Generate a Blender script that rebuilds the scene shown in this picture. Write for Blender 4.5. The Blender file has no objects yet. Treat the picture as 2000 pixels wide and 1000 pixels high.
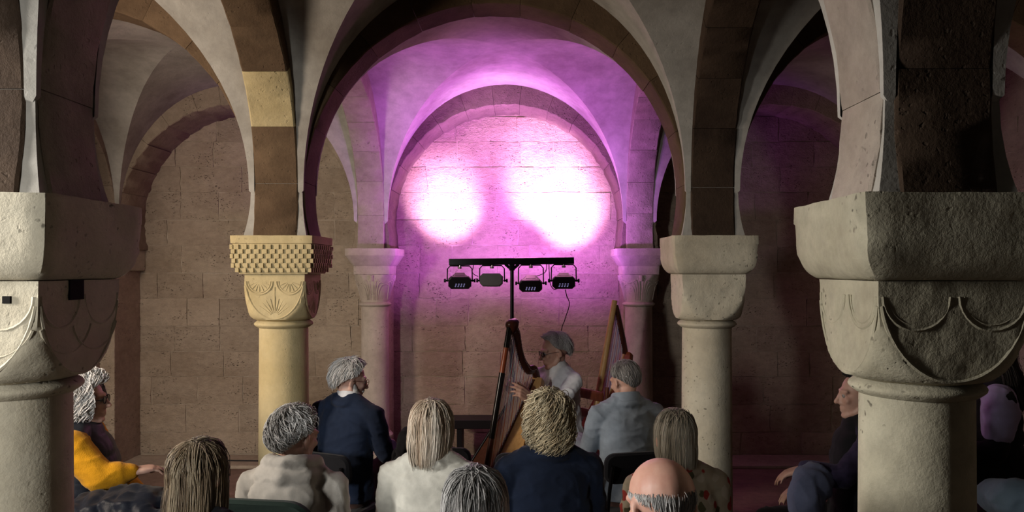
import bpy, bmesh, math, random
import numpy as np
from mathutils import Vector, Matrix, Euler, noise

random.seed(7); rng = np.random.default_rng(7)
SC = bpy.context.scene
COL = SC.collection
PI = math.pi
CAMZ = 1.8
F = 1490.0
CX, CY = 1021.0, 525.0
R_ = math.radians

def P(px, py, d):
    return Vector(((px - CX) * d / F, d, CAMZ + (CY - py) * d / F))

# ------------------------------------------------------------------ camera, world, lights, exposure
cam_d = bpy.data.cameras.new('camera'); cam = bpy.data.objects.new('camera', cam_d); COL.objects.link(cam)
cam.location = (0, 0, CAMZ); cam.rotation_euler = (PI / 2, 0, 0)
cam_d.sensor_width = 36; cam_d.lens = 36 * F / 2000
cam_d.shift_x = -(CX - 1000) / 2000; cam_d.shift_y = (CY - 500) / 2000
cam_d.clip_start = 0.05
SC.camera = cam
SC.view_settings.view_transform = 'Standard'; SC.view_settings.look = 'None'
SC.view_settings.gamma = 1; SC.view_settings.use_curve_mapping = False
SC.view_settings.exposure = 0.0
W = bpy.data.worlds.new('world'); SC.world = W; W.use_nodes = True
W.node_tree.nodes['Background'].inputs[0].default_value = (0.75, 0.78, 0.85, 1)
W.node_tree.nodes['Background'].inputs[1].default_value = 0.008

def area(name, loc, target, sx, sy, power, col, spread=180):
    l = bpy.data.lights.new(name, 'AREA'); l.shape = 'RECTANGLE'; l.size = sx; l.size_y = sy
    l.energy = power; l.color = col; l.spread = R_(spread)
    o = bpy.data.objects.new(name, l); COL.objects.link(o); o.location = loc
    o.rotation_euler = (Vector(target) - Vector(loc)).to_track_quat('-Z', 'Y').to_euler()
    return o
area('window_daylight_front', (-3.0, 1.47, 2.15), (0.8, 2.05, 1.25), 0.22, 0.9, 20, (0.98, 0.96, 0.92), 75)
area('window_daylight_rear', (-2.5, -1.5, 2.1), (-1.5, 2.6, 1.15), 0.25, 0.9, 14, (0.96, 0.97, 0.95), 62)
area('window_daylight_side', (-3.55, 2.5, 2.25), (-1.3, 6.2, 1.7), 0.5, 0.9, 58, (1.0, 0.85, 0.70), 150)

def spot(name, loc, target, power, ang, blend, col, rad=0.04):
    l = bpy.data.lights.new(name, 'SPOT'); l.energy = power; l.color = col
    l.spot_size = R_(ang); l.spot_blend = blend; l.shadow_soft_size = rad
    o = bpy.data.objects.new(name, l); COL.objects.link(o); o.location = loc
    o.rotation_euler = (Vector(target) - Vector(loc)).to_track_quat('-Z', 'Y').to_euler()
    return o
BARD = 6.2
HEADS = [(898, 548, 872, 398), (961, 548, 985, 160), (1037, 553, 1062, 352), (1101, 548, 1112, 415)]
for i, (hx, hy, tx, ty) in enumerate(HEADS):
    a = P(hx, hy - 6, BARD + .13); b = P(tx, ty, 7.28 if i != 1 else 6.7)
    if i != 1:
        spot('stage_beam', a, b, 560, 40, 1.0, (1.0, .50, 1.0))
        spot('stage_beam_wide', a, b, 62, 130, .9, (.62, .16, 1.0))
    else:
        spot('stage_beam', a, b, 130, 110, .9, (.74, .18, 1.0))
        spot('stage_beam_narrow', a, P(985, 196, 7.05), 170, 56, 1.0, (.95, .5, 1.0))
def point(name, loc, power, col, rad=.1):
    l = bpy.data.lights.new(name, 'POINT'); l.energy = power; l.color = col; l.shadow_soft_size = rad
    o = bpy.data.objects.new(name, l); COL.objects.link(o); o.location = loc
point('stage_spill', (0.02, 6.28, 1.98), 10, (1.0, .30, .66), .12)
SC.cycles.diffuse_bounces = 1

# ------------------------------------------------------------------ materials
def newmat(name):
    m = bpy.data.materials.new(name); m.use_nodes = True
    nt = m.node_tree; b = nt.nodes['Principled BSDF']
    return m, nt, b
def N(nt, t, **kw):
    n = nt.nodes.new(t)
    for k, v in kw.items(): setattr(n, k, v)
    return n
def ramp(nt, fac, stops):
    r = N(nt, 'ShaderNodeValToRGB'); e = r.color_ramp.elements
    while len(e) < len(stops): e.new(.5)
    for i, (p, c) in enumerate(stops):
        e[i].position = p; e[i].color = (*c, 1) if len(c) == 3 else c
    nt.links.new(fac, r.inputs[0]); return r
def mix(nt, fac, a, b, mode='MIX'):
    m = N(nt, 'ShaderNodeMix', data_type='RGBA', blend_type=mode)
    if isinstance(fac, (int, float)): m.inputs[0].default_value = fac
    else: nt.links.new(fac, m.inputs[0])
    for s, v in ((6, a), (7, b)):
        if isinstance(v, tuple): m.inputs[s].default_value = (*v, 1)
        else: nt.links.new(v, m.inputs[s])
    return m.outputs[2]
def noise_n(nt, vec, scale, detail=4, rough=.6):
    n = N(nt, 'ShaderNodeTexNoise'); n.inputs['Scale'].default_value = scale
    n.inputs['Detail'].default_value = detail; n.inputs['Roughness'].default_value = rough
    nt.links.new(vec, n.inputs['Vector']); return n.outputs['Fac']

def stone(name, c1, c2, pit=(.05, .04, .03), pits=.5, bump=.5, rand=.5, scale=1.0, blotch=.5, stretch=1.0, dist=.012):
    m, nt, b = newmat(name)
    g = N(nt, 'ShaderNodeNewGeometry'); oi = N(nt, 'ShaderNodeObjectInfo')
    mp = N(nt, 'ShaderNodeMapping'); nt.links.new(g.outputs['Position'], mp.inputs[0])
    mp.inputs['Scale'].default_value = (scale, scale, scale * stretch)
    v = mp.outputs[0]
    n1 = noise_n(nt, v, 2.3, 5, .65); n2 = noise_n(nt, v, 14, 6, .7); n3 = noise_n(nt, v, 70, 4, .7)
    r1 = ramp(nt, n1, [(.33, c1), (.68, c2)])
    c = r1.outputs[0]
    dark = tuple(x * .55 for x in c1); light = tuple(min(1, x * 1.25) for x in c2)
    rr = ramp(nt, oi.outputs['Random'], [(0, dark), (.5, c1), (1, light)])
    c = mix(nt, rand, c, rr.outputs[0])
    gr = ramp(nt, n2, [(.3, (.62, .60, .58)), (.62, (1.12, 1.1, 1.06))])
    c = mix(nt, blotch, c, gr.outputs[0], 'MULTIPLY')
    dn = N(nt, 'ShaderNodeTexNoise'); dn.inputs['Scale'].default_value = 26; dn.inputs['Detail'].default_value = 3; nt.links.new(v, dn.inputs['Vector'])
    dm = N(nt, 'ShaderNodeVectorMath', operation='MULTIPLY_ADD'); nt.links.new(dn.outputs['Color'], dm.inputs[0]); dm.inputs[1].default_value = (.055, .055, .035); nt.links.new(v, dm.inputs[2])
    vo = N(nt, 'ShaderNodeTexVoronoi'); vo.inputs['Scale'].default_value = 38
    nt.links.new(dm.outputs[0], vo.inputs['Vector'])
    pm = ramp(nt, vo.outputs['Distance'], [(.10, (1, 1, 1)), (.26, (0, 0, 0))])
    pz = ramp(nt, noise_n(nt, v, 4.5, 3, .6), [(.50, (0, 0, 0)), (.63, (1, 1, 1))])
    pf = N(nt, 'ShaderNodeMath', operation='MULTIPLY'); nt.links.new(pm.outputs[0], pf.inputs[0]); nt.links.new(pz.outputs[0], pf.inputs[1])
    pf2 = N(nt, 'ShaderNodeMath', operation='MULTIPLY'); nt.links.new(pf.outputs[0], pf2.inputs[0]); pf2.inputs[1].default_value = pits
    c = mix(nt, pf2.outputs[0], c, pit)
    nt.links.new(c, b.inputs['Base Color'])
    b.inputs['Roughness'].default_value = .9; b.inputs['Specular IOR Level'].default_value = .15
    # relief: grain + eroded pits
    a1 = N(nt, 'ShaderNodeMath', operation='MULTIPLY_ADD'); nt.links.new(n2, a1.inputs[0]); a1.inputs[1].default_value = 1.0
    s3 = N(nt, 'ShaderNodeMath', operation='MULTIPLY'); nt.links.new(n3, s3.inputs[0]); s3.inputs[1].default_value = .45
    nt.links.new(s3.outputs[0], a1.inputs[2])
    sb = N(nt, 'ShaderNodeMath', operation='SUBTRACT'); nt.links.new(a1.outputs[0], sb.inputs[0])
    p2 = N(nt, 'ShaderNodeMath', operation='MULTIPLY'); nt.links.new(pf.outputs[0], p2.inputs[0]); p2.inputs[1].default_value = .9
    nt.links.new(p2.outputs[0], sb.inputs[1])
    bp = N(nt, 'ShaderNodeBump'); bp.inputs['Strength'].default_value = bump; bp.inputs['Distance'].default_value = dist
    nt.links.new(sb.outputs[0], bp.inputs['Height']); nt.links.new(bp.outputs[0], b.inputs['Normal'])
    return m

def plain(name, col, rough=.6, metal=0, spec=.3, emit=None, es=0, sheen=0):
    m, nt, b = newmat(name)
    b.inputs['Base Color'].default_value = (*col, 1); b.inputs['Roughness'].default_value = rough
    b.inputs['Metallic'].default_value = metal; b.inputs['Specular IOR Level'].default_value = spec
    if emit:
        b.inputs['Emission Color'].default_value = (*emit, 1); b.inputs['Emission Strength'].default_value = es
    if sheen: b.inputs['Sheen Weight'].default_value = sheen
    return m
def cloth(name, col, scale=60, var=.25, rough=.85, bump=.25, sheen=.1):
    m, nt, b = newmat(name)
    t = N(nt, 'ShaderNodeTexCoord'); v = t.outputs['Object']
    n1 = noise_n(nt, v, 9, 4, .6); n2 = noise_n(nt, v, scale * 6, 2, .5)
    c = ramp(nt, n1, [(.3, tuple(x * (1 - var) for x in col)), (.7, tuple(min(1, x * (1 + var * .6)) for x in col))])
    nt.links.new(c.outputs[0], b.inputs['Base Color'])
    b.inputs['Roughness'].default_value = rough; b.inputs['Specular IOR Level'].default_value = .15
    b.inputs['Sheen Weight'].default_value = sheen
    bp = N(nt, 'ShaderNodeBump'); bp.inputs['Strength'].default_value = bump; bp.inputs['Distance'].default_value = .003
    nt.links.new(n2, bp.inputs['Height']); nt.links.new(bp.outputs[0], b.inputs['Normal'])
    return m
def wood(name, c1, c2, rough=.4, axis=(6, 6, .8)):
    m, nt, b = newmat(name)
    t = N(nt, 'ShaderNodeTexCoord'); mp = N(nt, 'ShaderNodeMapping'); mp.inputs['Scale'].default_value = axis
    nt.links.new(t.outputs['Object'], mp.inputs[0])
    n1 = noise_n(nt, mp.outputs[0], 9, 5, .6)
    c = ramp(nt, n1, [(.35, c1), (.65, c2)])
    nt.links.new(c.outputs[0], b.inputs['Base Color']); b.inputs['Roughness'].default_value = rough
    return m
def skin_mat(name, col):
    m, nt, b = newmat(name)
    t = N(nt, 'ShaderNodeTexCoord'); n1 = noise_n(nt, t.outputs['Object'], 22, 4, .6)
    c = ramp(nt, n1, [(.3, (col[0] * .88, col[1] * .75, col[2] * .72)), (.7, col)])
    nt.links.new(c.outputs[0], b.inputs['Base Color']); b.inputs['Roughness'].default_value = .5
    b.inputs['Subsurface Weight'].default_value = .08; b.inputs['Subsurface Radius'].default_value = (.01, .004, .002)
    return m
def hair_mat(name, dark, mid, light, rough=.5):
    m, nt, b = newmat(name)
    a = N(nt, 'ShaderNodeAttribute', attribute_name='tint')
    c = ramp(nt, a.outputs['Fac'], [(.0, dark), (.5, mid), (1, light)])
    nt.links.new(c.outputs[0], b.inputs['Base Color']); b.inputs['Roughness'].default_value = rough
    b.inputs['Specular IOR Level'].default_value = .35; b.inputs['Sheen Weight'].default_value = .25
    return m
def floral(name):
    m, nt, b = newmat(name)
    t = N(nt, 'ShaderNodeTexCoord')
    vo = N(nt, 'ShaderNodeTexVoronoi'); vo.inputs['Scale'].default_value = 25; vo.inputs['Randomness'].default_value = .9
    nt.links.new(t.outputs['Object'], vo.inputs['Vector'])
    sp = N(nt, 'ShaderNodeSeparateColor'); nt.links.new(vo.outputs['Color'], sp.inputs[0])
    c = ramp(nt, sp.outputs[0], [(.0, (.42, .34, .24)), (.35, (.45, .37, .27)), (.4, (.36, .035, .025)), (.65, (.40, .06, .03)), (.68, (.10, .09, .04)), (.8, (.5, .42, .32))])
    c.color_ramp.interpolation = 'CONSTANT'
    msk = ramp(nt, vo.outputs['Distance'], [(.50, (1, 1, 1)), (.56, (0, 0, 0))])
    cc = mix(nt, msk.outputs[0], (.42, .35, .25), c.outputs[0])
    nt.links.new(cc, b.inputs['Base Color']); b.inputs['Roughness'].default_value = .85
    return m

M = {}
M['wall'] = stone('wall_ashlar', (.42, .32, .235), (.58, .465, .36), pits=.8, bump=.9, rand=.22, stretch=1.6, dist=.022)
M['mortar'] = stone('wall_mortar', (.43, .34, .26), (.54, .44, .35), pits=.2, bump=.5, rand=0)
M['plaster'] = stone('vault_plaster', (.33, .30, .26), (.56, .53, .48), pit=(.3, .26, .22), pits=.1, bump=.18, rand=.04, blotch=.45, scale=.8)
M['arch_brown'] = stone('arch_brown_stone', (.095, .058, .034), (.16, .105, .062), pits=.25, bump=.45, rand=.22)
M['arch_brown_shaded'] = stone('arch_brown_stone_shaded', (.045, .028, .020), (.085, .055, .036), pits=.25, bump=.45, rand=.2)  # darkened copy of the brown arch stone, soffit shadow put into the colour
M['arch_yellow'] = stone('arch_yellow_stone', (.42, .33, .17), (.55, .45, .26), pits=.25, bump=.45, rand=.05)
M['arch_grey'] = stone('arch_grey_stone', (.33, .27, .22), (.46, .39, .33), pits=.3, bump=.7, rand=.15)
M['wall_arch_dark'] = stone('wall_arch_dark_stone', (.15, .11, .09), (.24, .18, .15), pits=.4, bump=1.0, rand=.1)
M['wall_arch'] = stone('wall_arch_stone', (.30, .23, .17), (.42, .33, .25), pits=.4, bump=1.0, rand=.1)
M['col_yellow'] = stone('column_yellow_sandstone', (.56, .44, .23), (.68, .56, .33), pits=.3, bump=.25, rand=.0, blotch=.3)
M['col_pale'] = stone('column_pale_limestone', (.52, .45, .33), (.66, .60, .47), pits=.75, bump=.32, rand=.0, blotch=.35)
M['col_olive'] = stone('column_olive_limestone', (.40, .36, .26), (.54, .50, .38), pits=.9, bump=.4, rand=.0, blotch=.5)
M['col_pink'] = stone('column_pink_limestone', (.46, .38, .32), (.60, .51, .44), pits=.35, bump=.4, rand=.0, blotch=.4)
M['floor'] = stone('floor_dusty_stone', (.20, .13, .10), (.32, .22, .17), pits=.2, bump=.5, rand=.0, blotch=.6, scale=.8)
M['black_metal'] = plain('black_metal', (.012, .012, .014), .35, .6)
M['black_plastic'] = plain('black_plastic', (.010, .010, .012), .45)
M['grey_casing'] = plain('grey_casing', (.10, .105, .11), .5)
M['steel'] = plain('steel', (.6, .6, .62), .25, 1)
M['led'] = plain('led_glint', (.1, .1, .2), .3, emit=(.55, .5, 1.0), es=.6)
M['black_cloth'] = cloth('black_cloth', (.012, .012, .015))
M['green_cloth'] = cloth('dark_green_cloth', (.02, .035, .028))
M['navy'] = cloth('navy_cloth', (.016, .026, .055))
M['navy_dark'] = cloth('dark_navy_cloth', (.010, .016, .035))
M['beige'] = cloth('beige_jacket', (.60, .56, .50), rough=.8)
M['cream'] = cloth('cream_jacket', (.78, .74, .64))
M['white'] = cloth('white_shirt', (.78, .78, .80), bump=.1)
M['grey_suit'] = cloth('grey_blue_suit', (.27, .31, .36))
M['mustard'] = cloth('mustard_knit', (.72, .33, .012), scale=30, bump=.5)
M['puffer'] = cloth('dark_puffer', (.009, .012, .022), rough=.4)
M['lavender'] = cloth('lavender_shirt', (.50, .44, .72))
M['grey_blue'] = cloth('grey_blue_cloth', (.16, .18, .28))
M['purple_print'] = cloth('dark_purple_sleeve', (.05, .04, .09), var=.9)
M['denim'] = cloth('denim', (.17, .25, .34))
M['dark_trousers'] = cloth('dark_trousers', (.02, .018, .02))
M['brown_trousers'] = cloth('brown_trousers', (.09, .05, .04))
M['floral'] = floral('floral_blouse')
M['shoe'] = plain('shoe_leather', (.02, .015, .012), .4)
M['skin'] = skin_mat('skin', (.62, .38, .29)); M['skin_bald'] = skin_mat('skin_bald', (.72, .42, .32)); M['skin_pale'] = skin_mat('skin_pale', (.70, .46, .37))
M['eye'] = plain('eye_white', (.42, .40, .38), .4); M['iris'] = plain('iris', (.05, .04, .03), .2)
M['lens'] = plain('spectacle_lens', (.02, .02, .025), .05, spec=.5)
M['gold'] = plain('spectacle_wire', (.4, .25, .12), .3, 1)
M['hair_white'] = hair_mat('hair_white', (.60, .58, .56), (.84, .82, .80), (.95, .93, .91))
M['hair_grey'] = hair_mat('hair_grey', (.28, .27, .26), (.56, .54, .52), (.76, .74, .71))
M['hair_darkgrey'] = hair_mat('hair_dark_grey', (.05, .045, .04), (.16, .14, .13), (.34, .32, .30))
M['hair_dull'] = hair_mat('hair_dull_grey', (.12, .115, .11), (.30, .285, .27), (.48, .46, .44))
M['hair_brown'] = hair_mat('hair_brown', (.07, .045, .025), (.22, .15, .085), (.48, .38, .25))
M['hair_blond'] = hair_mat('hair_blond', (.30, .19, .12), (.62, .49, .36), (.82, .72, .60))
M['hair_sand'] = hair_mat('hair_sandy', (.24, .17, .09), (.52, .42, .26), (.74, .64, .45))
M['hair_ash'] = hair_mat('hair_ash', (.10, .085, .06), (.36, .31, .23), (.58, .52, .42))
M['hair_black'] = hair_mat('hair_black', (.008, .006, .006), (.016, .012, .011), (.035, .026, .022))
M['harp_tan'] = wood('harp_pale_wood', (.62, .33, .11), (.74, .44, .17), .4)
M['harp_dark'] = wood('harp_dark_wood', (.045, .012, .007), (.11, .028, .014), .3)
M['harp_red'] = wood('harp_red_wood', (.30, .06, .02), (.42, .10, .035), .3)
M['harp_black'] = plain('harp_black_lacquer', (.010, .009, .009), .18)
M['string'] = plain('string_nylon', (.72, .72, .78), .3)
M['string_red'] = plain('string_red', (.55, .08, .10), .3)
M['string_blue'] = plain('string_blue', (.10, .12, .45), .3)
M['chair_wood'] = wood('chair_red_wood', (.20, .05, .02), (.30, .085, .03), .35)
M['cable'] = plain('cable_rubber', (.015, .013, .014), .6)
M['hole_shade'] = plain('mortise_shade', (.008, .006, .005), 1)  # near-black colour painted for the shade inside the mortise holes

# ------------------------------------------------------------------ mesh helpers
def link(name, me, mat=None, parent=None, loc=(0, 0, 0), label=None, cat=None, group=None, kind=None):
    o = bpy.data.objects.new(name, me); COL.objects.link(o)
    if me is not None and mat is not None:
        if not me.materials: me.materials.append(mat)
    o.location = loc
    if parent: o.parent = parent
    if label: o['label'] = label
    if cat: o['category'] = cat
    if group: o['group'] = group
    if kind: o['kind'] = kind
    return o
def empty(name, loc, label=None, cat=None, group=None, rz=0, kind=None):
    o = link(name, None, None, None, loc, label, cat, group, kind); o.rotation_euler = (0, 0, rz); o.empty_display_size = .1
    return o
def smooth(me, flag=True, angle=None):
    if len(me.polygons) == 0: return me
    me.polygons.foreach_set('use_smooth', [flag] * len(me.polygons))
    if angle is not None: me.set_sharp_from_angle(angle=R_(angle))
    return me
class MB:
    def __init__(s): s.v = []; s.f = []
    def add(s, v, f):
        o = len(s.v); s.v += [tuple(x) for x in v]; s.f += [tuple(i + o for i in q) for q in f]; return s
    def box(s, c, h, rot=None, bev=0):
        bm = bmesh.new(); bmesh.ops.create_cube(bm, size=2)
        for v in bm.verts: v.co = Vector((v.co.x * h[0], v.co.y * h[1], v.co.z * h[2]))
        if bev: bmesh.ops.bevel(bm, geom=bm.edges[:], offset=bev, segments=2, affect='EDGES', profile=.6)
        vs = [v.co.copy() for v in bm.verts]
        if rot is not None: vs = [rot @ v for v in vs]
        vs = [v + Vector(c) for v in vs]
        bm.verts.index_update(); fs = [[v.index for v in f.verts] for f in bm.faces]; bm.free()
        return s.add(vs, fs)
    def tube(s, pts, rad, n=8, cap=True):
        pts = [Vector(p) for p in pts]; m = len(pts)
        rs = rad if isinstance(rad, (list, tuple)) else [rad] * m
        up = Vector((0, 0, 1)); V = []; Fs = []; prev = None
        for i, p in enumerate(pts):
            t = (pts[min(i + 1, m - 1)] - pts[max(i - 1, 0)])
            t = t.normalized() if t.length > 1e-9 else Vector((0, 0, 1))
            if prev is None:
                a = t.cross(up); a = a.normalized() if a.length > .05 else t.cross(Vector((1, 0, 0))).normalized()
            else:
                a = prev - t * prev.dot(t); a.normalize()
            prev = a; b = t.cross(a)
            for k in range(n):
                th = 2 * PI * k / n; V.append(p + (a * math.cos(th) + b * math.sin(th)) * rs[i])
        for i in range(m - 1):
            for k in range(n):
                k2 = (k + 1) % n; Fs.append((i * n + k, i * n + k2, (i + 1) * n + k2, (i + 1) * n + k))
        if cap: Fs.append(tuple(range(n - 1, -1, -1))); Fs.append(tuple((m - 1) * n + k for k in range(n)))
        return s.add(V, Fs)
    def lathe(s, prof, n=40, c=(0, 0)):
        V = []; Fs = []; m = len(prof)
        for r, z in prof:
            for k in range(n):
                th = 2 * PI * k / n; V.append((c[0] + r * math.cos(th), c[1] + r * math.sin(th), z))
        for i in range(m - 1):
            for k in range(n):
                k2 = (k + 1) % n; Fs.append((i * n + k, i * n + k2, (i + 1) * n + k2, (i + 1) * n + k))
        Fs.append(tuple(range(n - 1, -1, -1))); Fs.append(tuple((m - 1) * n + k for k in range(n)))
        return s.add(V, Fs)
    def loft(s, rings, cap=True):
        n = len(rings[0]); V = [p for r in rings for p in r]; Fs = []
        for i in range(len(rings) - 1):
            for k in range(n):
                k2 = (k + 1) % n; Fs.append((i * n + k, i * n + k2, (i + 1) * n + k2, (i + 1) * n + k))
        if cap: Fs.append(tuple(range(n - 1, -1, -1))); Fs.append(tuple((len(rings) - 1) * n + k for k in range(n)))
        return s.add(V, Fs)
    def mesh(s, name, sm=None):
        me = bpy.data.meshes.new(name); me.from_pydata(s.v, [], s.f); me.validate(); 
        bm = bmesh.new(); bm.from_mesh(me); bmesh.ops.recalc_face_normals(bm, faces=bm.faces[:]); bm.to_mesh(me); bm.free()
        if sm is not None: smooth(me, True, sm)
        me.update(); return me
    def build(s, name, mat, parent=None, sm=None, **kw): return link(name, s.mesh(name, sm), mat, parent, **kw)
def bez(pts, n=10):
    pts = [Vector(p) for p in pts]; out = []
    for i in range(len(pts) - 1):
        p0 = pts[max(i - 1, 0)]; p1 = pts[i]; p2 = pts[i + 1]; p3 = pts[min(i + 2, len(pts) - 1)]
        for k in range(n):
            t = k / n
            out.append(.5 * ((2 * p1) + (p2 - p0) * t + (2 * p0 - 5 * p1 + 4 * p2 - p3) * t * t + (3 * p1 - p0 - 3 * p2 + p3) * t ** 3))
    out.append(pts[-1]); return out

# ------------------------------------------------------------------ architecture constants
XL, XR = -1.357, 1.045
Y0, Y1, Y2, Y3 = -0.35, 2.03, 4.335, 6.95
WALLY, FACEY = 7.30, 6.83
HB = .12                                   # half width of the arch bands
RZ = 1.04; CZ = CAMZ + .43; SPR = CAMZ + .18
WLX, WRX = -3.80, 3.49

# floor, ceiling slab, walls
MB().box((-.155, 3.3, -.1), (3.9, 4.6, .1)).build('floor', M['floor'], kind='structure')
ceil = MB().box((-.155, 3.45, 3.78), (3.9, 4.0, .06)).build('ceiling', M['plaster'], kind='structure')
wb = MB().box((-.155, 7.448, 1.85), (3.9, .15, 1.95)).build('wall_back', M['mortar'], kind='structure')
wl = MB().box((WLX - .138, 3.4, 1.85), (.14, 4.2, 1.95)).build('wall_left', M['mortar'], kind='structure')
wr = MB().box((WRX + .138, 3.4, 1.85), (.14, 4.2, 1.95)).build('wall_right', M['mortar'], kind='structure')
MB().box((-.155, 7.06, .015), (3.5, .20, .015), bev=.006).build('trim_1', M['mortar'], kind='structure')

def stone_mesh(L, H, seed, D=.03):
    rd = random.Random(seed); nx = 5; nz = 3; ch = .010
    V = []; Fs = []
    for j in range(nz + 1):
        for i in range(nx + 1):
            x = -L / 2 + L * i / nx; z = -H / 2 + H * j / nz
            edge = i in (0, nx) or j in (0, nz)
            x += rd.uniform(-.006, .006) if i in (0, nx) else 0; z += rd.uniform(-.005, .005) if j in (0, nz) else 0
            V.append((x, (-.008 if edge else -.013) + rd.uniform(-.004, .004), z))
    for j in range(nz):
        for i in range(nx):
            a = j * (nx + 1) + i; Fs.append((a, a + 1, a + nx + 2, a + nx + 1))
    per = [i for i in range(nx + 1)] + [(j) * (nx + 1) + nx for j in range(1, nz + 1)] + [nz * (nx + 1) + i for i in range(nx - 1, -1, -1)] + [j * (nx + 1) for j in range(nz - 1, 0, -1)]
    b = len(V)
    for k in per: V.append((V[k][0] * 1.01, D, V[k][2] * 1.02))
    n = len(per)
    for k in range(n): Fs.append((per[(k + 1) % n], per[k], b + k, b + (k + 1) % n))
    me = bpy.data.meshes.new('stone'); me.from_pydata(V, [], Fs); me.update(); smooth(me, True, 50)
    me.materials.append(M['wall']); return me
LENS = [.30, .36, .43, .50, .58, .66]; HS = [.205, .235, .26]
SM = {(l, h): [stone_mesh(l, h, hash((l, h, q)) % 1000) for q in range(2)] for l in LENS for h in HS}
def courses(parent, axis, plane, a0, a1, z0, z1, seed):
    rd = random.Random(seed); z = z0
    while z < z1:
        h = rd.choice(HS); a = a0 - rd.uniform(0, .3)
        while a < a1:
            l = rd.choice(LENS)
            o = bpy.data.objects.new('stone', rd.choice(SM[(l, h)])); COL.objects.link(o); o.parent = parent
            m = a + l / 2; zz = z + h / 2
            if axis == 'x': o.location = (m, plane + rd.uniform(-.006, .004), zz)
            else:
                o.location = (plane, m, zz); o.rotation_euler = (0, 0, axis)
            a += l + .006
        z += h + .006
courses(wb, 'x', WALLY, -3.75, 3.40, .03, 3.30, 3)
courses(wr, -PI / 2, WRX, 4.3, 7.2, .03, 3.30, 5)
courses(wl, PI / 2, WLX, 6.2, 7.2, .03, 3.30, 6)

# ---- arches: every voussoir its own part
def ext(th): return .18 * math.sin(th) ** 2 if th > 0 else 0
def arch(name, label, axis, c0, p0, p1, rx, mat, n=13, special={}, group=None, seed=1, rough=.002, side=None, rz=RZ, ):
    """axis 'x': spans in x, band from y=p0 to p1; axis 'y': spans in y, band from x=p0 to p1."""
    loc = (c0, (p0 + p1) / 2, SPR) if axis == 'x' else ((p0 + p1) / 2, c0, SPR)
    root = empty(name, loc, label, 'arch', group)
    rd = random.Random(seed); th0 = -math.asin((CZ - SPR) / rz); span = PI - 2 * th0
    L = Vector(loc)
    cuts = [th0 + span * i / n + (rd.uniform(-.03, .03) if 0 < i < n else 0) for i in range(n + 1)]
    for i in range(n):
        t0, t1 = cuts[i] + (.0010 if i else 0), cuts[i + 1] - (.0010 if i < n - 1 else 0)
        S = 6; rings = []; off = rd.uniform(-.002, .002)
        if side and not (side[0] <= i < side[1]): continue
        for k in range(S + 1):
            th = t0 + (t1 - t0) * k / S; ring = []
            s_ = math.sin(th); e = .055 + 1.12 * (ext(th if th < PI else -1))
            edge = .0025 if k in (0, S) else 0
            ri = off + edge + rd.uniform(-rough, rough); ro = e
            for (r, p) in ((ri + .006, p0), (ri, p0 + .008), (ri + rd.uniform(-rough, rough) * .5, (p0 + p1) / 2), (ri, p1 - .008), (ri + .006, p1), (ro, p1), (ro, p0)):
                u = (rx + r) * math.cos(th); z = CZ + (rz + r) * s_
                if axis == 'x': ring.append(Vector((c0 + u, p + rd.uniform(-.0015, .0015), z)) - L)
                else: ring.append(Vector((p + rd.uniform(-.0015, .0015), c0 + u, z)) - L)
            rings.append(ring)
        MB().loft(rings).build('voussoir', special.get(i, mat), root, sm=35)
    return root
RXX = (XR - XL) / 2 - .150
CXM = (XL + XR) / 2; CXL = CXM - (XR - XL); CXR = CXM + (XR - XL)
bays_y = [((Y0 + Y1) / 2, (Y1 - Y0) / 2 - .138, Y0 + HB, Y1 - HB), ((Y1 + Y2) / 2, (Y2 - Y1) / 2 - .138, Y1 + HB, Y2 - HB), ((Y2 + Y3) / 2, (Y3 - Y2) / 2 - .138, Y2 + HB, FACEY)]
B = M['arch_brown']
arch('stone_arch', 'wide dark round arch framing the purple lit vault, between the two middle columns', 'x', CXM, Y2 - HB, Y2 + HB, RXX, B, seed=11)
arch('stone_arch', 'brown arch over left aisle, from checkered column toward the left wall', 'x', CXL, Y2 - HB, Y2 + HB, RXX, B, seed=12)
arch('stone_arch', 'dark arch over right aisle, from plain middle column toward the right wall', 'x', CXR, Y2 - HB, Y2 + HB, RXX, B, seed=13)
arch('stone_arch', 'arch overhead between the two front columns, only its ends in view', 'x', CXM, Y1 - HB, Y1 + HB, RXX, M['arch_grey'], seed=14)
arch('stone_arch', 'arch springing leftwards off the front left column block', 'x', CXL, Y1 - HB, Y1 + HB, RXX, B, seed=15)
arch('stone_arch', 'arch springing rightwards off the big front right column', 'x', CXR, Y1 - HB, Y1 + HB, RXX, B, seed=16)
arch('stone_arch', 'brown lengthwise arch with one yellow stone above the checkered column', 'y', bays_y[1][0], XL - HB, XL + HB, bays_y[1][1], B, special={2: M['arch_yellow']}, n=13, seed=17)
arch('stone_arch', 'shaded lengthwise arch above the plain middle right column', 'y', bays_y[1][0], XR - HB, XR + HB, bays_y[1][1], M['arch_brown_shaded'], seed=18)
arch('stone_arch', 'grey lengthwise arch from checkered column back to the leaf capital column', 'y', bays_y[2][0], XL - HB, XL + HB, bays_y[2][1], M['arch_grey'], seed=19)
arch('stone_arch', 'purplish lengthwise arch from plain middle column back to the wall', 'y', bays_y[2][0], XR - HB, XR + HB, bays_y[2][1], M['arch_grey'], seed=20)
arch('stone_arch', 'deeply shaded lengthwise arch rising from the front left column block', 'y', bays_y[0][0], XL - HB, XL + HB, bays_y[0][1], M['arch_brown_shaded'], seed=21)
arch('stone_arch', 'deeply shaded lengthwise arch rising from the big front right column block', 'y', bays_y[0][0], XR - HB, XR + HB, bays_y[0][1], M['arch_brown_shaded'], seed=22)
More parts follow.
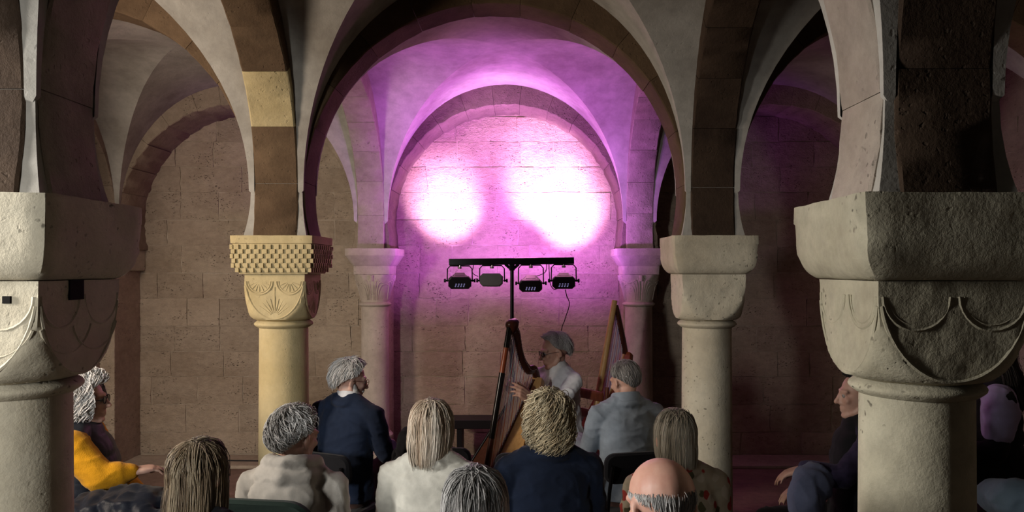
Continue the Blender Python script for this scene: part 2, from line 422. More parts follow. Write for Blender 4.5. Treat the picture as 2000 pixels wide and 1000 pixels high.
# blind arches on the back wall and along the side walls
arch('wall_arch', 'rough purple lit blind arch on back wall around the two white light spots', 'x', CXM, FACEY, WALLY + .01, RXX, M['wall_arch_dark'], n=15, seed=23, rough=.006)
arch('wall_arch', 'grey blind arch on back wall of the left aisle', 'x', CXL, FACEY, WALLY + .01, RXX, M['wall_arch'], n=15, seed=24, rough=.007)
arch('wall_arch', 'dim red blind arch on back wall of the right aisle', 'x', CXR, FACEY, WALLY + .01, RXX, M['wall_arch'], n=15, seed=25, rough=.007)
WFL, WFR = CXL - (CXM - HB - XL - 0) , 0
wxl = CXL - ((XR - XL) / 2 - HB); wxr = CXR + ((XR - XL) / 2 - HB)
for b, nm in ((bays_y[1], 'middle'), (bays_y[2], 'rear')):
    arch('wall_arch', 'blind arch on the left side wall of the %s bay' % nm, 'y', b[0], WLX - .02, wxl, b[1], M['wall_arch'], seed=26)
    arch('wall_arch', 'blind arch on the right side wall of the %s bay' % nm, 'y', b[0], wxr, WRX + .02, b[1], M['wall_arch'], seed=27)

# ---- groin vault webs
def prof(rx, half, n=20):
    th = [PI / 2 * i / n for i in range(n + 1)]
    xs = [(rx + ext(t)) * math.cos(t) for t in th]; zs = [CZ + (RZ + ext(t)) * math.sin(t) for t in th]
    xs = [half] + xs; zs = [CZ - .03] + zs       # vertical foot out to the band face
    return xs, zs
def web(cx, hx, rx, cy, hy, ry):
    X, Z = prof(rx, hx); Yp, _ = prof(ry, hy); n = len(X) - 1
    xs = [-X[i] for i in range(n + 1)] + [X[i] for i in range(n - 1, -1, -1)]
    ys = [-Yp[i] for i in range(n + 1)] + [Yp[i] for i in range(n - 1, -1, -1)]
    m = 2 * n
    idx = lambda a: min(a, m - a)
    for q in range(4):
        mb = MB(); ids = {}
        def vid(i, j):
            if (i, j) not in ids:
                ids[(i, j)] = len(mb.v)
                x = cx + xs[i]; y = cy + ys[j]; z = Z[max(idx(i), idx(j))]
                z += .007 * noise.noise(Vector((x * 2.2, y * 2.2, 3)))
                mb.v.append((x, y, z))
            return ids[(i, j)]
        for i in range(m):
            for j in range(m):
                for tri in (((0, 0), (1, 0), (1, 1)), ((0, 0), (1, 1), (0, 1))) if (i < n) == (j < n) else (((0, 0), (1, 0), (0, 1)), ((1, 0), (1, 1), (0, 1))):
                    ci = sum(i + a for a, _ in tri) / 3 - n; cj = sum(j + b for _, b in tri) / 3 - n
                    qq = (0 if cj > 0 else 2) if abs(cj) >= abs(ci) else (1 if ci > 0 else 3)
                    if qq == q: mb.f.append(tuple(vid(i + a, j + b) for a, b in tri))
        me = bpy.data.meshes.new('vault_web'); me.from_pydata(mb.v, [], mb.f); me.update(); smooth(me, True, 60)
        link('vault_web', me, M['plaster'], ceil).matrix_parent_inverse = ceil.matrix_world.inverted()
for cx in (CXL, CXM, CXR):
    for (cy, ry, ya, yb) in bays_y:
        web(cx, (XR - XL) / 2 - HB, RXX, cy, (yb - ya) / 2, ry) if abs((ya + yb) / 2 - cy) < .02 else web(cx, (XR - XL) / 2 - HB, RXX, (ya + yb) / 2, (yb - ya) / 2, ry)

# ---- plaster pier cores between the springing arches
def pier(cx, cy):
    rings = []
    for z in [SPR - .002, SPR + .05, SPR + .1, SPR + .17, SPR + .25, SPR + .9, 3.75]:
        dz = min(0, z - CZ); f = RXX - math.sqrt(RXX ** 2 - dz * dz)
        hx = .142 + f; hy = .129 + f; c = .0
        rings.append([Vector((cx + a * hx, cy + b * hy, z)) for a, b, s in ((-1, -1, 0), (1, -1, 0), (1, 1, 0), (-1, 1, 0))])
    MB().loft(rings).build('pier_core', M['plaster'], ceil)
for cx in (XL, XR):
    for cy in (Y1, Y2): pier(cx, cy)

# ---- columns
def sq_ring(h, z, cx, cy, m=10, cr=.006, amp=0, hy=None):
    hy = hy or h; pts = []
    for s in range(4):
        for k in range(m):
            t = -1 + 2 * k / m
            a, b = ((t, -1), (1, t), (-t, 1), (-1, -t))[s]
            x, y = a * h, b * hy
            if k == 0: x -= math.copysign(cr, x); y -= math.copysign(cr, y)
            p = Vector((cx + x, cy + y, z))
            d = amp * noise.noise(p * 14) + amp * .6 * noise.noise(p * 45)
            if k == 0: d -= amp * abs(noise.noise(p * 30)) * 2.0
            pts.append(Vector((p.x + a * d, p.y + b * d, z + d * .5)))
    return pts
def arc_tube(mb, face, cx, cy, off, u0, zt, r, rad, a0=PI, a1=2 * PI, n=14, sy=1.0):
    """raised moulding lying on a face: face = outward (x,y); u0 centre along the face, zt top z."""
    fx, fy = face; tx, ty = -fy, fx; pts = []
    for k in range(n + 1):
        a = a0 + (a1 - a0) * k / n; u = u0 + r * math.cos(a); z = zt + r * sy * math.sin(a)
        pts.append((cx + fx * off + tx * u, cy + fy * off + ty * u, z))
    mb.tube(pts, rad, 6)
FACES = ((0, -1), (1, 0), (0, 1), (-1, 0))
def column(label, cx, cy, mat, style, h=.225, a=.172, r=.137, dzr=0.0, imat=None, back=False):
    root = empty('column', (cx, cy, 0), label, 'column'); L = Vector((cx, cy, 0))
    top = SPR; ib = CAMZ - .028; cb = CAMZ - .29
    imat = imat or mat
    if back: ib = CAMZ - .05; cb = CAMZ - .30
    def put(mb, name, m, sm=40):
        mb.v = [tuple(Vector(v) - L) for v in mb.v]; return mb.build(name, m, root, sm=sm)
    # shaft and base
    sh = [(r * 1.08, .30), (r * 1.06, .34)] + [(r * (1.05 - .05 * t), .36 + (cb - .03 - .36) * t) for t in [i / 10 for i in range(11)]]
    mb = MB().lathe(sh, 48, (cx, cy)); put(mb, 'shaft', mat)
    pb = [(r * 1.5, .17), (r * 1.52, .20), (r * 1.45, .225), (r * 1.2, .24), (r * 1.2, .26), (r * 1.32, .275), (r * 1.34, .295), (r * 1.2, .315), (r * 1.0, .32)]
    put(MB().lathe(pb, 48, (cx, cy)), 'base_moulding', mat)
    put(MB().loft([sq_ring(.225, .0, cx, cy, amp=.003), sq_ring(.225, .16, cx, cy, amp=.003), sq_ring(.215, .172, cx, cy)]), 'plinth', mat)
    # neck ring
    nr = [(r * .98, cb - .042), (r * 1.05, cb - .040)] + [(r * 1.07 + .018 * math.sin(PI * t), cb - .038 + .036 * t) for t in [i / 8 for i in range(9)]] + [(r * 1.02, cb + .002)]
    put(MB().lathe(nr, 48, (cx, cy)), 'neck_ring', mat)
    # cushion (or leaf) capital
    rings = []; nphi = 96; zt = ib - .002
    for q in range(25):
        t = q / 24; z = cb + (zt - cb) * t
        if back:
            rho = r * 1.03 + (a * 1.12 - r * 1.03) * t ** 1.6; sqh = a * (.83 + .12 * t)
        else:
            s = 1 - min(1, t / .93); rho = math.sqrt(max((r * 1.04) ** 2, 0) + (2 * a * a - (r * 1.04) ** 2) * (1 - s ** 2)) if s < 1 else r * 1.04
            rho = r * 1.04 + (math.sqrt(2) * a - r * 1.04) * math.sqrt(max(0, 1 - s ** 2.0)); sqh = a
        ring = []
        for k in range(nphi):
            ph = 2 * PI * k / nphi; c_, s_ = math.cos(ph), math.sin(ph)
            rr = min(sqh / max(abs(c_), abs(s_)), rho)
            p = Vector((cx + rr * c_, cy + rr * s_, z)); rr += .004 * noise.noise(p * 12) + .002 * noise.noise(p * 40)
            ring.append(Vector((cx + rr * c_, cy + rr * s_, z)))
        rings.append(ring)
    put(MB().loft(rings), 'capital', mat, 32)
    H = zt - cb
    if style in ('shield2', 'shield_fan', 'shield_leaf', 'shield_plain') and not back:
        mb = MB()
        for f in FACES:
            ou = a - (.0008 if style == 'shield_fan' else .0030)
            zc = zt - H * .07
            if style != 'shield_plain':
                arc_tube(mb, f, cx, cy, ou, 0, zc, a * .97, .0055, PI * 1.06, PI * 1.94, 22, sy=H * .90 / a)
                for u in (-.5, .5):
                    arc_tube(mb, f, cx, cy, ou, u * a, zc - .02, a * .44, .0055, sy=1.0)
                    if style != 'shield_leaf' : arc_tube(mb, f, cx, cy, ou, u * a, zc - .02, a * .37, .0038, sy=1.0)
                    if style == 'shield_leaf':
                        arc_tube(mb, f, cx, cy, ou, u * a * .7, zc - .07, a * .60, .005, PI * 1.1, PI * 1.9, sy=.9)
                    if style == 'shield_fan':
                        for g in range(7):
                            an = PI * (1.12 + .76 * g / 6); fx, fy = f; tx, ty = -fy, fx
                            pts = [(cx + fx * ou + tx * (u * a + q * math.cos(an)), cy + fy * ou + ty * (u * a + q * math.cos(an)), zc - .02 + q * math.sin(an)) for q in (a * .1, a * .34)]
                            mb.tube(pts, [.002, .004], 5)
                if style in ('shield_fan',):
                    fx, fy = f; tx, ty = -fy, fx
                    for g in range(9):
                        an = PI * (.2 + .6 * g / 8)
                        pts = [(cx + fx * ou + tx * q * math.cos(an), cy + fy * ou + ty * q * math.cos(an), zt - H * .90 + q * math.sin(an)) for q in (a * .15, a * (.62 if g != 4 else 1.0))]
                        mb.tube(pts, [.0045, .003], 5)
            else:
                arc_tube(mb, f, cx, cy, ou, -.35 * a, zc - .01, a * .28, .003); arc_tube(mb, f, cx, cy, ou, .35 * a, zc - .01, a * .28, .003)
        put(mb, 'shield_carving', mat)
    if style == 'shield_leaf':
        mb = MB()
        for ax in (-1, 1):
            for ay in (-1, 1):
                for g in range(-2, 3):
                    an = math.atan2(ay, ax) + g * .17; r0 = r * 1.10; r1 = r * 1.30 - abs(g) * .012
                    pts = bez([(cx + r0 * math.cos(an * 1), cy + r0 * math.sin(an), cb + .004), (cx + (r0 + .012) * math.cos(an), cy + (r0 + .012) * math.sin(an), cb + .04), (cx + (r1 + .014) * math.cos(an + g * .05), cy + (r1 + .014) * math.sin(an + g * .05), cb + .095 - abs(g) * .018)], 5)
                    mb.tube(pts, [.004 + .007 * math.sin(PI * (k + .5) / len(pts)) for k in range(len(pts))], 6)
        put(mb, 'corner_leaf_carving', mat)
    if back:
        mb = MB()
        for f in FACES[:2] + FACES[3:]:
            fx, fy = f; tx, ty = -fy, fx
            for sgn in (-1, 1):
                for g in range(4):
                    u1 = sgn * (.03 + .036 * g); pts = []
                    for k in range(9):
                        t = k / 8; u = sgn * (.012 + .012 * g) + (u1 - sgn * (.012 + .012 * g)) * t ** 1.8; z = cb + .02 + (zt - .05 - cb - .018 * g) * min(1, math.sin(t * PI * .62) * 1.0)
                        hh = cb + (zt - cb) * 1.0; tt = max(0, min(1, (z - cb) / H)); rho = r * 1.03 + (a * 1.12 - r * 1.03) * tt ** 1.6
                        o = min(a * (.83 + .12 * tt), math.sqrt(max(1e-6, rho ** 2 - u * u)))
                        pts.append((cx + fx * o + tx * u, cy + fy * o + ty * u, z))
                    mb.tube(pts, .006, 6)
            pts = [(cx + fx * (a * .95) , cy + fy * (a * .95), zt - .005), (cx + fx * (a * .93), cy + fy * (a * .93), zt - .055)]
            mb.tube(pts, [.022, .018], 8)
        put(mb, 'leaf_carving', mat)
    # impost block
    if back:
        prf = [(ib, .165), (ib + .075, .168), (ib + .085, .18), (ib + .16, .224), (ib + .168, .232), (top, .232)]
    elif style == 'shield_fan':
        prf = [(ib, .192), (ib + .012, .196), (ib + .045, .212), (ib + .09, .216), (top - .045, .218), (top - .042, .226), (top, .228)]
    else:
        prf = [(ib + .115 * (1 - math.cos(PI / 2 * t)) , .178 + .053 * math.sin(PI / 2 * t)) for t in [i / 12 for i in range(13)]] + [(top - .05, .233), (top - .046, .235), (top, .235)]
    am = .0035 if style != 'shield_fan' else .0015
    hk = h / .225
    rings = [sq_ring(hh * hk, z, cx, cy, 14, .006, am) for z, hh in prf]
    put(MB().loft(rings), 'impost_block', imat, 35)
    if style == 'shield_fan':
        mb = MB()
        z0 = ib + .008; nrow = 6; rh = (top - .048 - z0) / nrow; nc = 20
        for f in FACES:
            fx, fy = f; tx, ty = -fy, fx
            for rw in range(nrow):
                zz = z0 + rh * (rw + .5)
                hw = np.interp(zz, [p[0] for p in prf], [p[1] for p in prf]) * hk
                cw = 2 * hw / nc
                for c in range(nc):
                    if (c + rw) % 2: continue
                    u = -hw + cw * (c + .5)
                    R3 = Matrix(((tx, fx, 0), (ty, fy, 0), (0, 0, 1)))
                    mb.box((cx + fx * (hw + .001) + tx * u, cy + fy * (hw + .001) + ty * u, zz), (cw * .47, .008, rh * .46), R3)
        o = put(mb, 'checker_carving', imat, None); o['kind'] = 'stuff'
    return root
c_fl = column('pale pitted column at left edge with leaf and shield carved capital', XL, Y1, M['col_pale'], 'shield_leaf', h=.228, a=.185, r=.139)
c_fr = column('big olive grey pitted column at right with double lunette capital, dark front', XR, Y1, M['col_olive'], 'shield2', h=.236, a=.185, r=.139)
column('yellowish column with checkered impost block above a fan carved capital', XL, Y2, M['col_yellow'], 'shield_fan', a=.165, r=.134)
column('plain cushion capital column right of the harps, beside the bob haired woman', XR, Y2, M['col_pale'], 'shield_plain', h=.222, a=.172, r=.137)
column('slim pinkish engaged column with leaf capital against back wall, left of the harps', XL + .012, Y3, M['col_pink'], 'leaf', a=.178, r=.122, back=True)
column('slim reddish engaged column with leaf capital behind the second harp', XR + .01, Y3, M['col_pink'], 'leaf', a=.178, r=.122, back=True)
for cx in (XL, XR):
    mb = MB(); mb.lathe([(.15, 0), (.145, .3), (.137, 1.47), (.165, 1.50), (.137, 1.53)], 24, (cx, Y0)); mb.box((cx, Y0, 1.68), (.175, .175, .14), bev=.05); mb.box((cx, Y0, 1.88), (.23, .23, .10), bev=.02); mb.box((cx, Y0, 2.8), (.165, .165, .85))
    mb.build('pillar', M['col_pale'], None, sm=40, kind='structure')
def put_block(parent, name, c, hs, mat, bev=.004):
    o = MB().box((0, 0, 0), hs, bev=bev).build(name, mat, parent); o.location = Vector(c) - Vector(parent.location); return o
put_block(c_fl, 'mortise_shade_plate', (XL + .186, Y1 - .03, CAMZ - .055), (.003, .032, .026), M['hole_shade'], .001)  # thin dark plates on the surface stand in for shaded recesses
put_block(c_fl, 'mortise_shade_plate', (XL + .11, Y1 - .186, CAMZ - .075), (.010, .003, .009), M['hole_shade'], .001)
# responds behind the engaged columns and at the corners
for i, (x0, x1) in enumerate(((XL - .125, XL + .125), (XR - .125, XR + .125), (WLX, -3.655), (3.345, WRX))):
    y0 = 6.98 if i < 2 else FACEY
    MB().box(((x0 + x1) / 2, (y0 + WALLY) / 2, SPR / 2), ((x1 - x0) / 2, (WALLY - y0) / 2, SPR / 2), bev=.008).build('pier_respond', M['wall'], wb)
    xa, xb = (x0 - .02, x1 + .05) if i == 2 else ((x0 - .05, x1 + .02) if i == 3 else (x0 + .0, x1 - .0))
    if i < 2:
        # upper respond, flaring like the arches it carries
        rings = []
        for z in [SPR, SPR + .08, SPR + .16, SPR + .25, 3.4]:
            dz = min(0, z - CZ); f = RXX - math.sqrt(RXX ** 2 - dz * dz); hx = .118 + f; cxx = (x0 + x1) / 2
            rings.append([Vector((cxx - hx, FACEY + .01, z)), Vector((cxx + hx, FACEY + .01, z)), Vector((cxx + hx, WALLY, z)), Vector((cxx - hx, WALLY, z))])
        MB().loft(rings).build('pier_respond', M['wall_arch'], wb)
    else:
        MB().box(((xa + xb) / 2, (FACEY - .05 + WALLY) / 2, SPR - .1), ((xb - xa) / 2, (WALLY - FACEY + .05) / 2, .1), bev=.02).build('impost_block', M['col_pale'], wb)


# ------------------------------------------------------------------ people
class Blob:
    """closed shapes that are fused into one continuous surface"""
    def __init__(s): s.mb = MB()
    def cap(s, p0, r0, p1, r1, n=14):
        p0 = Vector(p0); p1 = Vector(p1); d = p1 - p0; L = d.length; t = d / L if L > 1e-6 else Vector((0, 0, 1)); pts = []; rs = []
        for k in range(5): a = PI / 2 * (1 - k / 4); pts.append(p0 - t * r0 * math.sin(a)); rs.append(max(r0 * math.cos(a), .0004))
        for k in range(5): a = PI / 2 * k / 4; pts.append(p1 + t * r1 * math.sin(a)); rs.append(max(r1 * math.cos(a), .0004))
        s.mb.tube(pts, rs, n); return s
    def chain(s, pts, rs):
        for i in range(len(pts) - 1): s.cap(pts[i], rs[i], pts[i + 1], rs[i + 1])
        return s
    def ell(s, c, r, rot=None, nu=20, nv=12):
        c = Vector(c); V = []; Fs = []
        for j in range(nv + 1):
            a = PI * j / nv - PI / 2
            for k in range(nu):
                b = 2 * PI * k / nu; cr = max(math.cos(a), .002)
                p = Vector((r[0] * cr * math.cos(b), r[1] * cr * math.sin(b), r[2] * math.sin(a)))
                V.append(c + (rot @ p if rot is not None else p))
        for j in range(nv):
            for k in range(nu): k2 = (k + 1) % nu; Fs.append((j * nu + k, j * nu + k2, (j + 1) * nu + k2, (j + 1) * nu + k))
        Fs.append(tuple(range(nu - 1, -1, -1))); Fs.append(tuple(nv * nu + k for k in range(nu)))
        s.mb.add(V, Fs); return s
    def spine(s, secs, n=28, pw=2.3):
        """secs: (centre, rx, ry, tilt) superellipse sections, lofted"""
        rings = []
        for c, rx, ry in secs:
            ring = []
            for k in range(n):
                a = 2 * PI * k / n; ca, sa = math.cos(a), math.sin(a)
                ring.append(Vector(c) + Vector((rx * math.copysign(abs(ca) ** (2 / pw), ca), ry * math.copysign(abs(sa) ** (2 / pw), sa), 0)))
            rings.append(ring)
        s.mb.loft(rings); return s
    def mesh(s, name, vox, it=3):
        me = s.mb.mesh('tmp'); o = bpy.data.objects.new('tmp', me); COL.objects.link(o)
        r = o.modifiers.new('r', 'REMESH'); r.mode = 'VOXEL'; r.voxel_size = vox
        sm = o.modifiers.new('s', 'SMOOTH'); sm.factor = .5; sm.iterations = it
        dg = bpy.context.evaluated_depsgraph_get(); dg.update()
        out = bpy.data.meshes.new_from_object(o.evaluated_get(dg)); out.name = name
        bpy.data.objects.remove(o); bpy.data.meshes.remove(me); out.materials.clear()
        return smooth(out)
def wrinkle(me, amp, fr=9, stretch=(1, 1, 1.5), seed=0, extra=None):
    n = len(me.vertices); co = np.empty(n * 3); me.vertices.foreach_get('co', co); co = co.reshape(-1, 3)
    no = np.empty(n * 3); me.vertices.foreach_get('normal', no); no = no.reshape(-1, 3)
    d = np.empty(n)
    for i in range(n):
        x, y, z = co[i]
        p = Vector((x * stretch[0] * fr + seed * 7.1, y * stretch[1] * fr, (z * stretch[2] + .45 * x) * fr))
        w = noise.noise(p * .5 + Vector((9, 2, 5))) * 1.6
        a = noise.noise(p + Vector((w, 0, w))); b = noise.noise(p * 2.1 + Vector((3, 1, 2 + w)))
        d[i] = max(0, 1 - 3.2 * abs(a)) ** 1.3 * .95 + max(0, 1 - 3.5 * abs(b)) ** 1.5 * .45 - .4
    d *= amp
    if extra is not None: d += extra(co)
    co += no * d[:, None]
    me.vertices.foreach_set('co', co.ravel()); me.update(); return me

def hand_parts(bl, w, d, nrm, side, curl=.45, spread=.06, thumb=1.0, sc=1.0):
    w = Vector(w); d = Vector(d).normalized(); nrm = Vector(nrm); nrm = (nrm - d * nrm.dot(d)).normalized()
    t = d.cross(nrm) * (1 if side == 'R' else -1)
    mL = [.088, .091, .086, .078]; off = [.030, .010, -.011, -.030]; fl = [.072, .081, .074, .058]; rr = [.0092, .0094, .0090, .0080]
    bl.cap(w - d * .02, .026 * sc, w + d * .01, .025 * sc)
    for i in range(4):
        k = w + d * mL[i] * sc + t * off[i] * sc
        bl.chain([w + t * off[i] * .6 * sc, w + d * mL[i] * .55 * sc + t * off[i] * .9 * sc, k], [.016 * sc, .0155 * sc, .0115 * sc])
        dd = (d + t * spread * (1.5 - i)).normalized(); p = k; ang = 0
        c_ = curl if not isinstance(curl, (list, tuple)) else curl[i]
        for j, fr in enumerate((.45, .31, .24)):
            ang += c_ * (1.0, 1.1, .7)[j]
            q = p + (dd * math.cos(ang) + nrm * math.sin(ang)) * fl[i] * fr * sc
            bl.cap(p, rr[i] * (1 - .09 * j) * sc, q, rr[i] * (.91 - .10 * j) * sc, 10); p = q
    b = w + d * .022 * sc + t * .026 * sc
    v1 = (d * .62 + t * .66 + nrm * .35 * thumb).normalized(); v2 = (d * .86 + t * .25 + nrm * .40 * thumb).normalized()
    m1 = b + v1 * .042 * sc; m2 = m1 + v2 * .034 * sc; m3 = m2 + (v2 + d * .2).normalized() * .026 * sc
    bl.chain([b - d * .01, m1, m2, m3], [.016 * sc, .0125 * sc, .0105 * sc, .0085 * sc])

def head_parts(bl, c, R, fem=False, ears=True):
    T = lambda x, y, z: c + R @ Vector((x, y, z))
    E = lambda p, r, rot=None: bl.ell(T(*p), r, R @ rot if rot is not None else R)
    E((0, -.012, .030), (.074, .095, .083)); E((0, .022, -.020), (.063, .070, .075))
    E((0, .030, -.055), (.050, .055, .055))
    for s in (-1, 1):
        bl.chain([T(s * .055, .000, -.045), T(s * .046, .022, -.075), T(s * .014, .070, -.098)], [.018, .019, .016])
        E((s * .040, .064, -.020), (.021, .018, .017))
        bl.cap(T(s * .013, .088, .024), .0095, T(s * .048, .070, .024), .010)
        bl.cap(T(s * .008, .092, -.036), .0085, T(s * .010, .090, -.037), .0085)
        E((s * .031, .076, .004), (.014, .011, .009))
        if ears:
            E((s * .077, -.008, -.006), (.009, .020, .031), Euler((R_(-12), 0, s * R_(22))).to_matrix())
            bl.cap(T(s * .076, -.002, -.030), .0075, T(s * .075, -.001, -.034), .007)
    E((0, .074, -.098), (.020, .016, .015))
    bl.chain([T(0, .088, .018), T(0, .101, -.012), T(0, .111, -.031)], [.008, .0095, .0120])
    bl.chain([T(-.023, .079, -.060), T(0, .090, -.057), T(.023, .079, -.060)], [.004, .0072, .004])
    bl.chain([T(-.019, .079, -.071), T(0, .088, -.072), T(.019, .079, -.071)], [.004, .0078, .004])

def hair_mesh(c, R, st, seed):
    rd = np.random.default_rng(seed)
    vol = st.get('vol', .012); A, B_, C_ = .076 + vol, .098 + vol, .086 + vol * 1.1
    o = np.array((0, -.012, .030)); hem = st.get('hem'); fr = R_(st.get('front', 58)); sd = R_(st.get('side', 96)); bk = R_(st.get('back', 122)); t0 = R_(st.get('start', 0))
    curl = st.get('curl', 0); pole = R_(st.get('pole', 12)); flare = st.get('flare', 0.0); part = st.get('part', 0)
    Rx = np.array(Matrix.Rotation(pole, 3, 'X'))
    hangT = R_(st.get('hang', 98))
    Rn = np.array(R); cn = np.array(c)
    def tend(phi):
        f = np.abs((phi + PI) % (2 * PI) - PI)             # 0 back, pi front
        s1 = np.clip(f / (PI / 2), 0, 1); s2 = np.clip((f - PI / 2) / (PI * .32), 0, 1)
        s1 = s1 * s1 * (3 - 2 * s1); s2 = s2 * s2 * (3 - 2 * s2)
        return np.where(f < PI / 2, bk + (sd - bk) * s1, sd + (fr - sd) * s2), f
    def surf(phi, s, off, hemj=0):
        te, f = tend(phi)
        if hem is not None:
            hs = np.clip((st.get('hemf', 2.35) - f) / .3, 0, 1)            # the part of the head whose hair hangs
            tt = np.where(hs > .5, np.minimum(te, hangT), te)
            tt = np.where(hs > .5, hangT * np.ones_like(te), te)
        else: hs = np.zeros_like(te); tt = te
        La = tt * .09
        zl = o[2] + C_ * np.cos(tt)
        drop = np.where(hs > .5, np.maximum(zl - (hem + hemj), 0.0), 0.0) if hem is not None else np.zeros_like(te)
        L = La + drop; l = s * L
        t = np.where(l < La, t0 + (tt - t0) * l / np.maximum(La, 1e-6), tt); dz = np.maximum(l - La, 0)
        k = 1 + off / .09
        x = A * k * np.sin(t) * np.sin(phi); y = -B_ * k * np.sin(t) * np.cos(phi); z = C_ * k * np.cos(t)
        v = np.stack([x, y, z], -1) @ Rx.T
        q = dz / .15
        sc = 1 + flare * np.sin(np.clip(q, 0, 1) * PI) - st.get('taper', .10) * np.clip(q, 0, 1.6) ** 2
        v[..., 0] *= sc; v[..., 1] *= sc
        v = v + o; v[..., 2] -= dz
        return v
    V = []; Fc = []; tint = []
    nu, ns = 56, 22
    ph = np.linspace(0, 2 * PI, nu, endpoint=False)
    for j in range(ns + 1):
        s = np.full(nu, j / ns); off = np.full(nu, -.002) - .006 * (j == ns)
        v = surf(ph, s, off)
        V += [tuple(p) for p in v]; tint += [.25] * nu
    for j in range(ns if not st.get('nocap') else 0):
        for k in range(nu): k2 = (k + 1) % nu; Fc.append((j * nu + k, j * nu + k2, (j + 1) * nu + k2, (j + 1) * nu + k))
    if t0 == 0 and not st.get('nocap'): Fc.append(tuple(range(nu)))
    # strands
    n = st.get('n', 1300); m = st.get('m', 7); rad = st.get('rad', .0024); ln = st.get('len', .45)
    phi = rd.uniform(0, 2 * PI, n); s0 = rd.uniform(0, max(.05, 1 - ln), n) ** .9
    s0[: n // 3] = rd.uniform(max(0, .8 - ln), max(.05, 1 - ln * .8), n // 3)
    hj = rd.normal(0, st.get('hemj', .006), n); clump = rd.uniform(0, 1, n)
    cl = np.array([noise.noise(Vector((math.cos(p) * 3.2, math.sin(p) * 3.2, s * 1.2 + seed))) for p, s in zip(phi, s0)])
    tn = np.clip(.5 + .75 * cl + rd.normal(0, .10, n), 0, 1)
    lift = np.abs(rd.normal(0, st.get('lift', .005), n)) + .006 * np.clip(cl, -.5, 1) * st.get('clumpy', 1)
    dphi = rd.normal(0, st.get('cross', .10), n) + st.get('sweep', 0)
    phs = rd.uniform(0, 2 * PI, n); w = rd.uniform(.7, 1.4, n)
    P_ = np.empty((n, m, 3)); jit = rd.normal(0, 1, (n, 3)) * np.array((.013, .013, .0015)) * st.get('jit', 1)
    for k in range(m):
        u = k / (m - 1); s = np.clip(s0 + ln * u, 0, 1 + .02)
        off = lift * (.35 + .9 * u if st.get('tips') else math.sin(PI * min(1, .12 + .8 * u)))
        off = off + curl * .7 * np.sin(phs + u * 9 * w)
        pp = phi + dphi * u + curl / .08 * np.cos(phs + u * 9 * w) + .010 * np.sin(phs + 4 * u)
        P_[:, k] = surf(pp, s, off, hj) + jit * np.clip(1 - s / .4, 0, 1)[:, None]
    Pw = P_
    tng = np.gradient(Pw, axis=1); tng /= np.linalg.norm(tng, axis=2, keepdims=True) + 1e-9
    up = Pw - o; up /= np.linalg.norm(up, axis=2, keepdims=True) + 1e-9
    sdv = np.cross(tng, up); sdv /= np.linalg.norm(sdv, axis=2, keepdims=True) + 1e-9
    upv = np.cross(sdv, tng)
    base = len(V); rads = rad * np.sin(PI * np.clip(np.linspace(.12, 1.0, m), 0, 1)) ** .6 + .0003
    rads = rads[None, :, None] * rd.uniform(.7, 1.3, n)[:, None, None]
    ringv = [Pw + (sdv * math.cos(a) * 1.35 + upv * math.sin(a) * .8) * rads for a in (PI / 2, PI / 2 + 2 * PI / 3, PI / 2 + 4 * PI / 3)]
    ringv = np.stack(ringv, 2).reshape(-1, 3)          # n, m, 3 verts
    allv = np.concatenate([np.array(V), ringv]) @ Rn.T + cn
    idx = base + np.arange(n * m * 3).reshape(n, m, 3)
    q = []
    for k in range(3):
        k2 = (k + 1) % 3
        q.append(np.stack([idx[:, :-1, k], idx[:, :-1, k2], idx[:, 1:, k2], idx[:, 1:, k]], -1).reshape(-1, 4))
    Fall = Fc + [tuple(r) for r in np.concatenate(q).tolist()]
    me = bpy.data.meshes.new('hair'); me.from_pydata(allv.tolist(), [], Fall)
    at = me.attributes.new('tint', 'FLOAT', 'POINT')
    ts = np.repeat(np.clip(tn[:, None] + np.linspace(-.08, .10, m)[None], 0, 1).ravel(), 3)
    at.data.foreach_set('value', np.concatenate([np.array(tint), ts]).astype(np.float32))
    me.update(); return smooth(me)

def rotm(yaw=0, pitch=0, roll=0):
    return Matrix.Rotation(R_(yaw), 3, 'Z') @ Matrix.Rotation(R_(pitch), 3, 'X') @ Matrix.Rotation(R_(roll), 3, 'Y')

